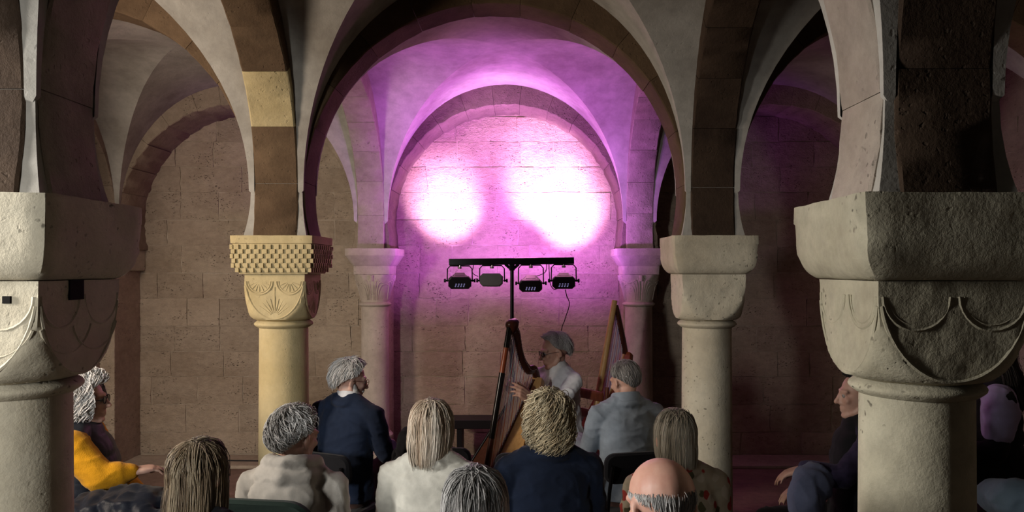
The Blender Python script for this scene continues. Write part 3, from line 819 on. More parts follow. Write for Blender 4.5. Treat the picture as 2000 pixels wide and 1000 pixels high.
def person(label, head, d, face, top, hairst, hmat, skin='skin', fem=False, k=1.0, hyaw=0, hpitch=0, hroll=0, lean=.03, sh=None,
           arms=None, legs=None, wide=1.0, dz=0.0, fat=1.0, tag=True, voxel=.0065, seed=1, group=None, wr=.007, neckfwd=.0, trousers='dark_trousers',
           collar=None, hood=False, vest=None, vcap=.050, glasses=None, beard=None, shoes=True, extra=None, puffer=False, sleeve=None, coat=None, handcurl=.35, buttons=False):
    """head: pixel (x, y_top) of the head; face: direction faced, degrees anticlockwise from straight away from the camera"""
    hw = P(head[0], head[1], d); Rz = Matrix.Rotation(R_(face), 3, 'Z')
    ztop = hw.z - dz; k = ztop / 1.29 * k
    sh = sh or (.155 if fem else .175)
    loc = Vector((hw.x, hw.y, dz)) - Rz @ Vector((0, (lean + neckfwd + .01) * k, 0))
    def W2L(p): return (Rz.transposed() @ (Vector(p) - loc)) / k
    sp = lambda z: lean * max(0, (z - .5) / .55)
    hc = Vector((0, lean + neckfwd + .012, 1.29 - .113 + 0.0)); HR = rotm(hyaw, hpitch, hroll)
    c7 = Vector((0, lean - .012, 1.072)); chest = 1.0
    A = {}
    for s, nm in ((-1, 'L'), (1, 'R')):
        S0 = Vector((s * sh, sp(1.0) - .005, .985))
        if arms and nm in arms:
            el, wr_, hd, hn = arms[nm]
        else:
            el, wr_, hd, hn = (s * (sh + .035), lean * .3 + .01, .735), (s * .11, .27, .675), (-s * .35, .9, -.15), (0, -.1, -1)
        A[nm] = (S0, Vector(el), Vector(wr_), Vector(hd), Vector(hn), s)
    Lg = {}
    for s, nm in ((-1, 'L'), (1, 'R')):
        kn, an = (legs[nm] if legs and nm in legs else ((s * .12, .46, .50), (s * .13, .44, .09 - dz)))
        Lg[nm] = (Vector((s * .085, .04, .545)), Vector(kn), Vector(an), s)
    # body: one continuous skin
    bl = Blob()
    w_ = wide
    bl.spine([((0, 0, .46), .145 * w_, .11), ((0, .0, .54), .165 * w_, .12), ((0, sp(.66), .66), .135 * w_, .10), ((0, sp(.8), .80), .135 * w_, .10), ((0, sp(.92), .92), sh * .90, .10), ((0, sp(.99), .99), sh * .84, .085), ((0, sp(1.03) - .006, 1.03), sh * .52, .06), ((0, c7.y, 1.06), .05, .05)])
    bl.chain([c7 + Vector((0, 0, -.03)), Vector((0, (c7.y + hc.y) / 2 - .004, 1.10)), hc + HR @ Vector((0, -.018, -.035))], [.060, .054, .052])
    for s in (-1, 1): bl.cap(Vector((s * .035, c7.y, 1.065)), .050, Vector((s * sh * .80, sp(1.0) - .004, .995)), .045)
    head_parts(bl, hc, HR, fem)
    for S0, el, wri, hd, hn, s in A.values():
        bl.chain([Vector((s * sh * .5, S0.y, .99)), S0, (S0 + el) / 2, el], [.055, .047, .043, .037])
        bl.chain([el, el.lerp(wri, .35), wri], [.037, .038, .026])
        hand_parts(bl, wri, hd, hn, 'R' if s > 0 else 'L', curl=handcurl)
    for hp, kn, an, s in Lg.values():
        bl.chain([hp, hp.lerp(kn, .5), kn, kn.lerp(an, .35), an], [.078, .068, .050, .049, .034])
        bl.chain([an, an + Vector((s * .01, .12, -.055)), an + Vector((s * .015, .16, -.062))], [.032, .026, .022])
    root = link('person', bl.mesh('person', voxel), M[skin], None, loc, label, 'person', group)
    root.rotation_euler = (0, 0, R_(face)); root.scale = (k, k, k)
    # eyes
    for s in (-1, 1):
        mb = Blob(); mb.ell(hc + HR @ Vector((s * .031, .078, .003)), (.0115,) * 3, None, 12, 8)
        e = link('eye', smooth(mb.mb.mesh('eye')), M['eye'], root)
        mb = Blob(); mb.ell(hc + HR @ Vector((s * .031, .0855, .003)), (.0055, .0046, .0055), HR, 10, 6)
        link('iris', smooth(mb.mb.mesh('iris')), M['iris'], e)
    # trousers
    bl = Blob()
    bl.spine([((0, -.005, .455), .155 * w_, .125), ((0, -.002, .54), .180 * w_, .136), ((0, sp(.66), .66), .152 * w_, .118), ((0, sp(.72), .72), .150 * w_, .115)])
    for hp, kn, an, s in Lg.values():
        bl.chain([hp, hp.lerp(kn, .5), kn, kn.lerp(an, .4), an + Vector((0, 0, .01))], [.094, .082, .065, .062, .055])
    link('trousers', wrinkle(bl.mesh('trousers', .011), .005, 9, (1, 1, 1), seed), M[trousers], root)
    if shoes:
        for hp, kn, an, s in Lg.values():
            bl = Blob(); zf = min(0, 0)
            dn = Vector((an.x, an.y, an.z - .055))
            bl.chain([dn + Vector((0, -.035, 0)), dn + Vector((s * .008, .06, -.004)), dn + Vector((s * .016, .155, -.012))], [.034, .038, .030]); bl.cap(an, .042, dn, .038)
            link('shoe', bl.mesh('shoe', .008), M['shoe'], root)
    # upper garment
    bl = Blob(); q = .020 if not puffer else .045
    bl.spine([((0, -.005, .50), (.165 + q) * w_, .125 + q * .8), ((0, sp(.58), .58), (.165 + q) * w_, .122 + q * .8), ((0, sp(.68), .68), (.142 + q) * w_, .106 + q), ((0, sp(.8), .80), (.140 + q) * w_, .104 + q), ((0, sp(.92), .92), sh * .92 + q * w_, .105 + q * .8), ((0, sp(.99) - .004, .99), sh * .90 + q * .6, .088 + q * .6), ((0, sp(1.03) - .008, 1.035), sh * .60 + q * .4, .066 + q * .3), ((0, c7.y, 1.075), .076, .072)])
    for S0, el, wri, hd, hn, s in A.values():
        cu = wri - (wri - el).normalized() * .012
        bl.chain([Vector((s * sh * .5, S0.y - .002, .995)), S0 + Vector((s * .004, -.002, .004)), (S0 + el) / 2, el], [.060 + q * .3, (.054 + q * .4) * fat, (.050 + q * .4) * fat, (.046 + q * .4) * fat])
        bl.chain([el, el.lerp(cu, .5), cu], [(.046 + q * .4) * fat, (.045 + q * .3) * fat, .037 + q * .3])
    for s in (-1, 1): bl.cap(Vector((s * .030, c7.y, 1.058)), .066, Vector((s * sh * .84, sp(1.0) - .006, 1.0)), .052 + q * .3)
    if collar == 'coatx':
        bl.chain([c7 + Vector((x, y, z)) for x, y, z in ((-.06, .045, -.005), (-.062, 0, .018), (-.03, -.045, .026), (.03, -.045, .026), (.062, 0, .018), (.06, .045, -.005))], [.018] * 6)
    if hood:
        ring = ((-.075, .07, -.015), (-.095, .01, .012), (-.075, -.055, .026), (0, -.085, .030), (.075, -.055, .026), (.095, .01, .012), (.075, .07, -.015))
        bl.chain([c7 + Vector(p) for p in ring], [.022, .028, .030, .030, .030, .028, .022])
        bl.chain([c7 + Vector((x * 1.25, y * 1.12, z - .055)) for x, y, z in ring], [.03, .036, .040, .042, .040, .036, .03])
        bl.ell(c7 + Vector((0, -.085, -.10)), (.150, .050, .085))
    bl.ell(c7 + Vector((0, -.036, -.014)), (.088, .052, .036))
    ex = None
    if puffer: ex = lambda co: .010 * np.abs(np.sin(co[:, 2] * 38)) 
    up = link('upper_garment', wrinkle(bl.mesh('upper_garment', .0080, 3), wr, 6.5, (1, 1, 1.5), seed, ex), M[top], root)
    if sleeve:
        S0, el = A[sleeve[0]][0], A[sleeve[0]][1]; sg = A[sleeve[0]][5]; bl = Blob()
        bl.chain([S0 + Vector((sg * -.02, 0, .01)), S0.lerp(el, .2) + Vector((sg * .012, 0, 0)), S0.lerp(el, .62)], [.086, .094, .080])
        link('sleeve', wrinkle(bl.mesh('sleeve', .008), .005, 8, (1, 1, 1), seed), M[sleeve[1]], root)
    if collar in ('coat', 'stand'):
        mb = MB(); rings = []; hgt = .020 if collar == 'coat' else .012
        for a in np.linspace(-2.5, 2.5, 26):
            p = c7 + Vector((.080 * math.sin(a), -.072 * math.cos(a) + .014, .016 + .016 * math.cos(a))); n_ = Vector((math.sin(a), -math.cos(a), 0))
            rings.append([p + Vector((0, 0, hgt)) - n_ * .012, p + Vector((0, 0, hgt + .004)), p + n_ * .008 + Vector((0, 0, hgt - .006)), p + n_ * .020 + Vector((0, 0, -.026)), p + n_ * .014 + Vector((0, 0, -.032)), p - n_ * .004 + Vector((0, 0, -.02))])
        mb.loft(rings).build('collar', M[top], root, sm=60)
    if collar == 'shirt':
        mb = MB(); pts = [c7 + Vector((.071 * math.sin(a), -.058 * math.cos(a) + .012, .018 + .012 * math.cos(a))) for a in np.linspace(-2.7, 2.7, 24)]
        rings = []
        for p in pts:
            n_ = Vector((p.x, p.y - c7.y, 0)).normalized()
            rings.append([p + Vector((0, 0, .022)) - n_ * .006, p + Vector((0, 0, .024)) - n_ * .001, p + Vector((0, 0, -.016)) + n_ * .010, p + Vector((0, 0, -.018)) + n_ * .003])
        mb.loft(rings).build('shirt_collar', M['white'], root, sm=60)
    if vest:
        bl = Blob(); q2 = .042
        bl.spine([((0, -.005, .48), (.17 + q2) * w_, .13 + q2), ((0, sp(.6), .60), (.165 + q2) * w_, .125 + q2), ((0, sp(.8), .80), (.15 + q2) * w_, .115 + q2 * .9), ((0, sp(.93), .93), sh * .86 + q2 * .8, .11 + q2 * .7), ((0, sp(1.0), 1.0), sh * .70 + q2 * .5, .095 + q2 * .3), ((0, sp(1.04) - .005, 1.055), sh * .52, .085), ((0, c7.y, 1.074), .082, .078)])
        for s in (-1, 1): bl.cap(Vector((s * .05, c7.y, 1.05)), .062, Vector((s * sh * (.95 if vcap < .06 else 1.0), sp(1.0) - .004, .995)), vcap)
        link('vest', wrinkle(bl.mesh('vest', .010), .003, 8, (1, 1, .6), seed, lambda co: .009 * np.abs(np.sin(co[:, 2] * 34 + 2 * co[:, 0]))), M[vest], root)
    # hair
    if hairst: link('hair', hair_mesh(hc, HR, hairst, seed), M[hmat], root)
    if beard:
        bl = Blob(); T = lambda x, y, z: hc + HR @ Vector((x, y, z))
        for s in (-1, 1): bl.chain([T(s * .066, .012, -.025), T(s * .056, .030, -.068), T(s * .025, .070, -.098), T(0, .082, -.106)], [.013, .019, .022, .024])
        bl.chain([T(-.028, .080, -.058), T(0, .092, -.050), T(.028, .080, -.058)], [.006, .008, .006])
        link('beard', wrinkle(bl.mesh('beard', .005), .004, 60, (1, 1, .5), seed), M[beard], root)
    if glasses:
        T = lambda x, y, z: hc + HR @ Vector((x, y, z)); mb = MB(); r_ = .0017
        for s in (-1, 1):
            pts = [T(s * .032 + .024 * math.cos(a), .100, .002 + .019 * math.sin(a)) for a in np.linspace(0, 2 * PI, 17)]
            mb.tube(pts, r_, 6, False)
            mb.tube([T(s * .056, .100, .006), T(s * .074, .088, .007), T(s * .084, .0, .006), T(s * .082, -.02, -.006)], r_, 6)
        mb.tube([T(-.009, .101, .006), T(0, .104, .010), T(.009, .101, .006)], r_, 6)
        g = mb.build('glasses', M[glasses], root, sm=60)
        for s in (-1, 1):
            lb = Blob(); lb.ell(T(s * .032, .100, .002), (.0225, .0012, .0175), HR, 14, 6)
            if glasses == 'black_plastic': link('lens', smooth(lb.mb.mesh('lens')), M['lens'], g)
    if extra: extra(root, hc, HR, c7, A, W2L)
    return root, A, loc, k, Rz


SHORT = dict(back=132, side=93, front=60, vol=.007, len=.30, lift=.0045, n=3300, rad=.0013, cross=.16, clumpy=.7)
BOB = dict(side=100, front=66, back=120, len=.5, n=3400, rad=.0012, lift=.0035, cross=.06)
seats = []
def sit(*a, **kw):
    st = kw.pop('chair', 'black'); r = person(*a, **kw); seats.append((r[2], r[4], st, kw.get('face', a[3]), a[0])); return r
# front rows, seen from behind
sit('grey white haired person in pale hooded jacket sitting before the checkered column', (576, 802), 3.0, -8, 'beige', dict(SHORT, vol=.011, sweep=.3, cross=.3, lift=.007, rad=.0014), 'hair_grey', hyaw=-22, hpitch=-6, hood=True, sh=.170, wide=1.05, seed=3, wr=.007, chair='green')
sit('white haired bearded man in navy jacket turned right, wearing thin glasses', (683, 706), 4.45, -24, 'navy', dict(SHORT, vol=.011, sweep=-.2, lift=.008, tips=True), 'hair_white', skin='skin_pale', hyaw=-38, hpitch=-10, collar='shirt', glasses='gold', beard='hair_white', lean=.06, sh=.185, wide=1.06, seed=4,
       legs={'R': ((.06, .50, .64), (-.12, .60, .30))}, arms={'R': ((.23, .10, .76), (.10, .36, .735), (-.5, .8, -.1), (0, 0, -1)), 'L': ((-.22, .08, .75), (-.02, .38, .73), (.6, .7, -.1), (0, 0, -1))}, trousers='brown_trousers')
sit('blonde bobbed woman in cream jacket, seen from behind left of the harp', (843, 788), 3.12, -6, 'cream', dict(BOB, hem=-.118, vol=.010, flare=.05, taper=.16, hemj=.008), 'hair_blond', fem=True, hyaw=-10, hpitch=-8, sh=.160, wide=1.08, seed=5, collar='coat')
sit('curly sandy haired person in dark navy top directly in front of the tan harp', (1071, 777), 3.22, 8, 'navy_dark', dict(m=13, hem=-.080, vol=.018, side=104, front=70, back=126, len=.36, n=2400, rad=.0017, curl=.010, lift=.008, flare=.05, taper=.25, hemj=.010), 'hair_sand', fem=True, hpitch=-4, sh=.172, wide=1.18, seed=6, lean=.04)
sit('short dark haired man in grey blue suit jacket sitting near the second harp', (1221, 708), 4.45, 14, 'grey_suit', dict(SHORT, vol=.006, lift=.003, sweep=.15), 'hair_darkgrey', hyaw=18, hpitch=-16, collar='coat', sh=.176, seed=7,
       legs={'L': ((-.20, .46, .72), (.10, .60, .36))}, arms={'L': ((-.22, .10, .75), (-.20, .34, .785), (.1, .9, 0), (0, 0, -1))}, trousers='brown_trousers')
sit('woman with straight ash bob and floral blouse beside the plain right column', (1317, 803), 3.0, 10, 'floral', dict(BOB, hem=-.085, vol=.005, lift=.002, flare=.03, taper=.10, hemj=.003, cross=.03), 'hair_ash', fem=True, hyaw=6, hpitch=-6, sh=.160, wide=1.02, seed=8)
sit('bald man with sparse fringe of hair at bottom edge, right of the curly haired person', (1292, 897), 1.88, 14, 'black_cloth', dict(start=84, back=134, side=99, front=90, vol=-.003, len=.62, n=900, rad=.0006, lift=.0012, pole=4, nocap=True, cross=.05, clumpy=.2, jit=0), 'hair_grey', skin='skin_bald', hyaw=6, hpitch=-16, sh=.172, seed=9, collar='coat')
sit('brown haired person with long highlighted hair at bottom left, seen from behind', (391, 864), 2.40, -14, 'black_cloth', dict(BOB, hem=-.20, vol=.005, flare=.05, taper=-.02, hemj=.012), 'hair_brown', fem=True, hyaw=-6, hpitch=-4, seed=10)
sit('person with dull grey straight hair at bottom centre edge, nearest to the camera', (928, 921), 2.0, 0, 'black_cloth', dict(BOB, hem=-.15, vol=.010, lift=.002, flare=.06, taper=-.04, hemj=.010), 'hair_dull', fem=True, hpitch=-2, seed=11)
# sides
sit('white curly haired woman in mustard sleeves and dark vest behind the front left column', (164, 738), 3.70, -72, 'mustard', dict(m=13, hem=-.085, vol=.024, side=102, front=74, back=124, len=.34, n=2400, rad=.0017, curl=.008, lift=.010, flare=.04, taper=.2, hemj=.012), 'hair_white', skin='skin_pale', fem=True, hyaw=-4, hpitch=2, lean=-.05, sh=.165, wide=1.15, seed=12, vest='puffer', glasses='black_plastic', trousers='puffer', fat=1.28, vcap=.056, wr=.004,
       arms={'R': ((.235, .08, .845), (.205, .21, .86), (-.3, .9, .05), (0, -.1, -1)), 'L': ((-.20, .05, .74), (-.02, .20, .70), (.3, .9, 0), (0, 0, -1))})
sit('dark haired person in patterned dark purple sleeves sitting left of the front right column', (1680, 727), 3.74, 78, 'purple_print', dict(SHORT, vol=.016), 'hair_black', skin='skin_pale', fem=True, hyaw=2, hpitch=-2, lean=.02, sh=.165, wide=1.15, seed=13, vest='black_cloth', trousers='black_cloth',
       arms={'L': ((-.23, .15, .83), (-.15, .31, .84), (.1, .9, -.3), (0, -.2, -1))})
sit('woman with long black hair and lavender sleeve right of the front right column', (1930, 668), 4.20, 74, 'black_cloth', dict(BOB, hem=-.24, vol=.024, side=92, front=56, back=122, hang=96, hemf=1.45, rad=.002, flare=.12, taper=-.16, hemj=.01), 'hair_black', fem=True, hyaw=-10, hpitch=-8, lean=-.03, sh=.165, wide=1.12, seed=14, vest='black_cloth', trousers='black_cloth', dz=.11, fat=1.2, vcap=.035, sleeve=('L', 'lavender'))
sit('person in pale denim jacket, only a shoulder showing at bottom right edge', (2112, 800), 2.65, 30, 'denim', dict(SHORT), 'hair_brown', seed=15, wr=.006, wide=1.05, fat=1.25, arms={'L': ((-.25, .13, 1.00), (-.05, .34, .93), (.5, .8, -.1), (0, 0, -1))})

# the harpist
hd_ = P(1084, 655, 5.45)
def harpist():
    face = 125; Rz = Matrix.Rotation(R_(face), 3, 'Z'); lean = .06
    k = P(1084, 655, 5.45).z / 1.29
    loc = Vector((hd_.x, hd_.y, 0)) - Rz @ Vector((0, (lean + .01) * k, 0))
    L = lambda p: (Rz.transposed() @ (Vector(p) - loc)) / k
    D = lambda v: Rz.transposed() @ Vector(v)
    arms = {'L': (L(P(1082, 815, 5.14)), L(P(1036, 779, 4.98)), D(P(1006, 757, 4.93) - P(1036, 779, 4.98)), D((-.35, .75, -.5))),
            'R': (L(P(1004, 802, 5.46)), L(P(1006, 768, 5.22)), D((-.35, -.45, .7)), D((.1, -.9, -.3)))}
    return sit('grey haired man in white shirt and glasses playing the tan harp', (1084, 655), 5.45, face, 'white', dict(SHORT, vol=.010, front=56, curl=.004, lift=.008, tips=True, back=124), 'hair_grey', hyaw=-20, hpitch=-10, lean=lean, sh=.175, arms=arms, legs={'L': ((-.24, .42, .50), (-.22, .40, .09)), 'R': ((.24, .42, .50), (.22, .40, .09))}, glasses='black_plastic', collar='shirt', voxel=.0048, seed=21, handcurl=[.28, .42, .55, .6], chair='wood')
harpist()

# ------------------------------------------------------------------ chairs
def rrect_loft(w, h, r, y0, y1, n=6, bow=0.0):
    """rounded upright panel in XZ, thickness along y, slightly bowed"""
    rings = []
    for t, ins in ((0, .012), (.25, 0), (.75, 0), (1, .012)):
        y = y0 + (y1 - y0) * t; ring = []
        for cx, cz, a0 in ((w - r, h - r, 0), (-(w - r), h - r, PI / 2), (-(w - r), -(h - r), PI), (w - r, -(h - r), 1.5 * PI)):
            for k in range(n + 1):
                a = a0 + PI / 2 * k / n; x = cx + (r - ins) * math.cos(a); z = cz + (r - ins) * math.sin(a)
                ring.append(Vector((x, y + bow * (x / w) ** 2, z)))
        rings.append(ring)
    return rings
chair_protos = {}
def make_chair(kind):
    root = empty('chair', (0, 0, 0)); parts = []
    wood_ = kind == 'wood'
    fm = M['chair_wood'] if wood_ else M['black_metal']; cm = {'black': M['black_cloth'], 'green': M['green_cloth'], 'wood': M['chair_wood']}[kind]
    mb = MB(); rings = [[Vector((p.x, p.z, .415 + p.y)) for p in r] for r in rrect_loft(.215, .20, .05, 0, .045 if not wood_ else .03)]
    mb.loft(rings); mb.build('seat', cm, root, sm=40)
    if wood_:
        for zc, hh in ((.60, .03), (.74, .03), (.88, .035)):
            mb = MB(); mb.loft([[Vector((p.x, p.y - .235, p.z + zc)) for p in r] for r in rrect_loft(.19, hh, .02, -.012, .012, bow=.02)]); mb.build('back_slat', cm, root, sm=40)
        for s in (-1, 1):
            MB().tube([(s * .19, -.20, 0), (s * .192, -.205, .45), (s * .195, -.25, .95)], [.018, .019, .014], 10).build('back_post', cm, root, sm=50)
            MB().tube([(s * .19, .18, 0), (s * .19, .18, .415)], .018, 10).build('leg', cm, root, sm=50)
            MB().tube([(s * .19, -.2, .2), (s * .19, .18, .2)], .010, 8).build('stretcher', cm, root, sm=50)
    else:
        top, bot = (.80, .63) if kind == 'black' else (.985, .52)
        w = .225 if kind == 'black' else .20
        mb = MB(); rr = rrect_loft(w, (top - bot) / 2, .055 if kind == 'black' else .09, -.020, .020, bow=.03)
        mb.loft([[Vector((p.x, p.y - .255 - (p.z) * .12, p.z + (top + bot) / 2)) for p in r] for r in rr]); mb.build('backrest', cm, root, sm=40)
        for s in (-1, 1):
            MB().tube([(s * .20, -.22, 0), (s * .20, -.20, .42), (s * .20, -.235, .58), (s * .19, -.262, (top + bot) / 2 + .02)], .011, 8).build('rear_leg', fm, root, sm=50)
            MB().tube([(s * .20, .19, 0), (s * .20, .16, .415)], .011, 8).build('front_leg', fm, root, sm=50)
            MB().tube([(s * .20, .165, .40), (s * .20, -.20, .40)], .009, 8).build('side_rail', fm, root, sm=50)
    return root
def place_chair(kind, loc, rz, label):
    if kind not in chair_protos:
        chair_protos[kind] = r = make_chair(kind)
    else:
        src = chair_protos[kind]; r = src.copy(); COL.objects.link(r)
        for ch in list(src.children):
            c = ch.copy(); COL.objects.link(c); c.parent = r
    r.location = loc; r.rotation_euler = (0, 0, rz); r['label'] = label; r['category'] = 'chair'; r['group'] = 'audience chairs' if kind != 'wood' else 'harpist chair'
    return r
who = ['hooded jacket person', 'bearded man in navy', 'blonde woman in cream', 'curly haired person', 'man in grey blue suit', 'woman in floral blouse', 'bald man', 'brown haired person', 'grey haired person nearest the camera', 'mustard sleeved woman', 'person in purple sleeves', 'woman with lavender sleeve', 'denim jacket person', 'harpist']
for (loc, Rz, st, face, lab), w_ in zip(seats, who):
    adj = {'black': 'black padded chair', 'green': 'high backed dark green chair', 'wood': 'reddish brown wooden chair'}[st]
    place_chair(st, (loc.x, loc.y, 0), R_(face), '%s under the %s' % (adj, w_))
e1 = place_chair('black', (P(1040, 900, 4.4).x, 4.40, 0), R_(4), 'empty black padded chair between the curly haired person and the harp')
e2 = place_chair('black', (P(856, 900, 4.5).x, 4.52, 0), R_(-4), 'black padded chair with dark coat over it, hidden behind the blonde woman')

# coats
def coat(label, pts, mat, seed, loc, ridges=0, vox=.011):
    bl = Blob(); L = Vector(loc)
    for c, r in pts: bl.ell(Vector(c) - L, r)
    ex = (lambda co: ridges * np.abs(np.sin((co[:, 0] * .8 + co[:, 2] * .5) * 48))) if ridges else None
    link('coat', wrinkle(bl.mesh('coat', vox), .012, 8, (1, 1, .8), seed, ex), M[mat], None, loc, label, 'coat')
b = P(788, 868, 4.28)
coat('black coat draped over the chair left of the blonde woman', [((b.x + .02, b.y, .80), (.06, .09, .12)), ((b.x, b.y + .02, .62), (.07, .11, .18)), ((b.x + .16, b.y + .02, .76), (.16, .08, .06)), ((b.x + .02, b.y + .03, .45), (.06, .09, .14))], 'black_cloth', 31, (b.x, b.y, .31))
b = P(265, 960, 3.45)
coat('dark blue padded coat spread over the lap of the mustard sleeved woman', [((b.x, b.y, .72), (.19, .15, .09)), ((b.x + .16, b.y + .06, .66), (.16, .16, .09)), ((b.x - .16, b.y - .02, .66), (.16, .14, .13)), ((b.x + .05, b.y - .12, .60), (.24, .07, .16))], 'puffer', 32, (b.x, b.y, .45), .010)
b = P(1580, 930, 3.58)
coat('grey blue jacket hanging over the lap left of the front right column', [((b.x + .02, b.y, .80), (.09, .10, .09)), ((b.x - .02, b.y - .03, .72), (.080, .09, .14)), ((b.x + .05, b.y + .02, .82), (.09, .09, .06))], 'grey_blue', 33, (b.x, b.y, .55))

# ------------------------------------------------------------------ harps
def harp(label, Tpx, Td, h, pil_top, pil_bot, neck, bot_px, mats, wtop, wbot, nstr, scroll=True, group=None, dep=(.075, .20)):
    T = P(Tpx[0], Tpx[1], Td); h = Vector((h[0], h[1], 0)).normalized(); Wd = Vector((-h.y, h.x, 0))
    if Wd.y > 0: Wd = -Wd
    def sol(px, py):
        a = (px - CX) / F; t = (a * T.y - T.x) / (h.x - a * h.y); d = T.y + h.y * t
        return t, CAMZ + (CY - py) * d / F
    bot_t, zb = sol(*bot_px)
    base = Vector((T.x + h.x * bot_t, T.y + h.y * bot_t, 0))
    root = empty('harp', base, label, 'harp', group)
    def pt(t, z, w=0): return Vector((T.x, T.y, 0)) + h * t + Wd * w + Vector((0, 0, z)) - base
    A = Vector((0, T.z)); Bq = Vector((bot_t, zb)); ax = (Bq - A).normalized(); nm = Vector((-ax.y, ax.x))
    if nm.x < 0: nm = -nm
    def sb(u, w, o): q = A + (Bq - A) * u + nm * o; return pt(q.x, q.y, w)
    wid = lambda u: wtop + (wbot - wtop) * (u ** .8); dpt = lambda u: dep[0] + (dep[1] - dep[0]) * u ** .9
    rings = []
    for i in range(17):
        u = i / 16; w = wid(u); ring = [sb(u, -w + 2 * w * k / 6, 0) for k in range(7)]
        for k in range(1, 12):
            a = PI * k / 12; ring.append(sb(u, w * math.cos(a), -dpt(u) * math.sin(a) ** .8))
        rings.append(ring)
    MB().loft(rings).build('sound_box', mats['box'], root, sm=45)
    rings = [[sb(u, -wid(u) * 1.01, .002), sb(u, -wid(u) * 1.01, .010), sb(u, 0, .013), sb(u, wid(u) * 1.01, .010), sb(u, wid(u) * 1.01, .002)] for u in [i / 12 for i in range(13)]]
    MB().loft(rings).build('sound_board', mats['board'], root, sm=45)
    rings = [[sb(u, -.012, .008), sb(u, -.009, .020), sb(u, .009, .020), sb(u, .012, .008)] for u in [.03 + .94 * i / 12 for i in range(13)]]
    MB().loft(rings).build('string_rib', mats['rib'], root, sm=45)
    # pillar
    t0, z0 = sol(*pil_top); t1, z1 = sol(*pil_bot); sl = (t1 - t0) / (z1 - z0)
    ze = zb - .02; tb = t0 + sl * (ze - z0)
    def pl(f): return pt(t0 + (tb - t0) * f, z0 + (ze - z0) * f)
    if mats.get('band'):
        MB().tube([pl(-.01), pl(.13)], .019, 14).build('pillar', mats['pillar'], root, sm=50)
        MB().tube([pl(.13), pl(.29)], [.017, .018], 14).build('pillar_band', mats['band'], root, sm=50)
        MB().tube([pl(.29), pl(.70)], [.020, .020], 14).build('pillar', mats['pillar'], root, sm=50)
        MB().tube([pl(.70), pl(1.0)], [.018, .022], 14).build('pillar_foot', mats['neck'], root, sm=50)
    else:
        MB().tube([pl(-.01), pl(.5), pl(1)], [.022, .024, .028], 14).build('pillar', mats['pillar'], root, sm=50)
    # neck
    cu = [Vector((*sol(px, py), 0)) for px, py, _ in neck]; rad = [r for _, _, r in neck]
    cv = bez(cu, 8); rv = np.interp(np.linspace(0, len(rad) - 1, len(cv)), range(len(rad)), rad)
    rings = []
    for i, c in enumerate(cv):
        tg = (cv[min(i + 1, len(cv) - 1)] - cv[max(i - 1, 0)]).normalized(); n2 = Vector((-tg.y, tg.x, 0)); ring = []
        for k in range(12):
            a = 2 * PI * k / 12; e = rv[i] * math.copysign(abs(math.cos(a)) ** .6, math.cos(a)); w = .021 * math.copysign(abs(math.sin(a)) ** .6, math.sin(a))
            q = c + n2 * e; ring.append(pt(q.x, q.y, w))
        rings.append(ring)
    MB().loft(rings).build('neck', mats['neck'], root, sm=45)
    if scroll:
        bl = Blob(); q = cv[0]
        bl.ell(pt(q.x, q.y + .005), (.046, .046, .040)); bl.ell(pt(q.x - .02, q.y + .022), (.036, .036, .026)); bl.ell(pt(q.x, q.y - .02), (.036, .036, .04))
        link('scroll_head', bl.mesh('scroll_head', .008), mats['neck'], root)
    # strings and pegs
    pegs = MB()
    for i in range(nstr):
        f = i / (nstr - 1); u = .07 + .86 * f
        g = (1 - f) * (len(cv) - 1) * .80 + len(cv) * .06; j = int(g); q = cv[j].lerp(cv[min(j + 1, len(cv) - 1)], g - j)
        tg = (cv[min(j + 1, len(cv) - 1)] - cv[max(j - 1, 0)]).normalized(); n2 = Vector((-tg.y, tg.x, 0))
        rj = rv[min(j, len(rv) - 1)]; qb = q + n2 * rj * .95
        a = sb(u, .0, .018); bq = pt(qb.x, qb.y, 0)
        m = M['string_red'] if i % 7 == 3 else (M['string_blue'] if i % 7 == 6 else M['string'])
        MB().tube([a, bq], .0013, 5).build('string', m, root, sm=80)
        pegs.tube([pt(q.x, q.y, -.036), pt(q.x, q.y, .034)], .0032, 6)
        o = q + n2 * rj * .55
        pegs.tube([pt(o.x, o.y, -.030), pt(o.x, o.y + .012, -.030)], .004, 6)
    pg = pegs.build('tuning_pegs', M['steel'], root, sm=50); pg['kind'] = 'stuff'
    # foot and short legs
    MB().box(pt(bot_t - .06, zb - .02), (.16, wbot * .9, .035), Matrix.Rotation(math.atan2(h.y, h.x), 3, 'Z'), .012).build('foot', mats['neck'], root, sm=45)
    for t_, w in ((bot_t + .05, .0), (bot_t - .17, wbot * .7), (bot_t - .17, -wbot * .7)):
        MB().tube([pt(t_, zb - .03, w), pt(t_ + (.02 if w == 0 else -.02), .0, w * 1.15)], [.016, .012], 10).build('leg', mats['neck'], root, sm=50)
    return root
harp('pale wooden harp with dark curved neck and black pillar, played by the man in white', (1047, 738), 5.22, (-.64, -.77), (995, 640), (948, 930),
     [(1000, 636, .034), (1008, 652, .030), (1013, 680, .024), (1020, 705, .026), (1031, 722, .030), (1042, 722, .030), (1049, 738, .022)], (950, 945),
     dict(box=M['harp_tan'], board=M['harp_tan'], rib=M['harp_dark'], neck=M['harp_dark'], pillar=M['harp_black'], band=M['harp_red']), .055, .20, 34)
harp('taller reddish harp with pale pillar standing unused behind the suit jacket man', (1222, 688), 5.95, (-.72, -.69), (1200, 590), (1157, 838),
     [(1201, 596, .022), (1206, 615, .020), (1211, 640, .022), (1216, 664, .024), (1221, 690, .022)], (1152, 880),
     dict(box=M['harp_red'], board=M['harp_red'], rib=M['harp_tan'], neck=M['harp_dark'], pillar=M['harp_tan']), .05, .19, 30, scroll=False)

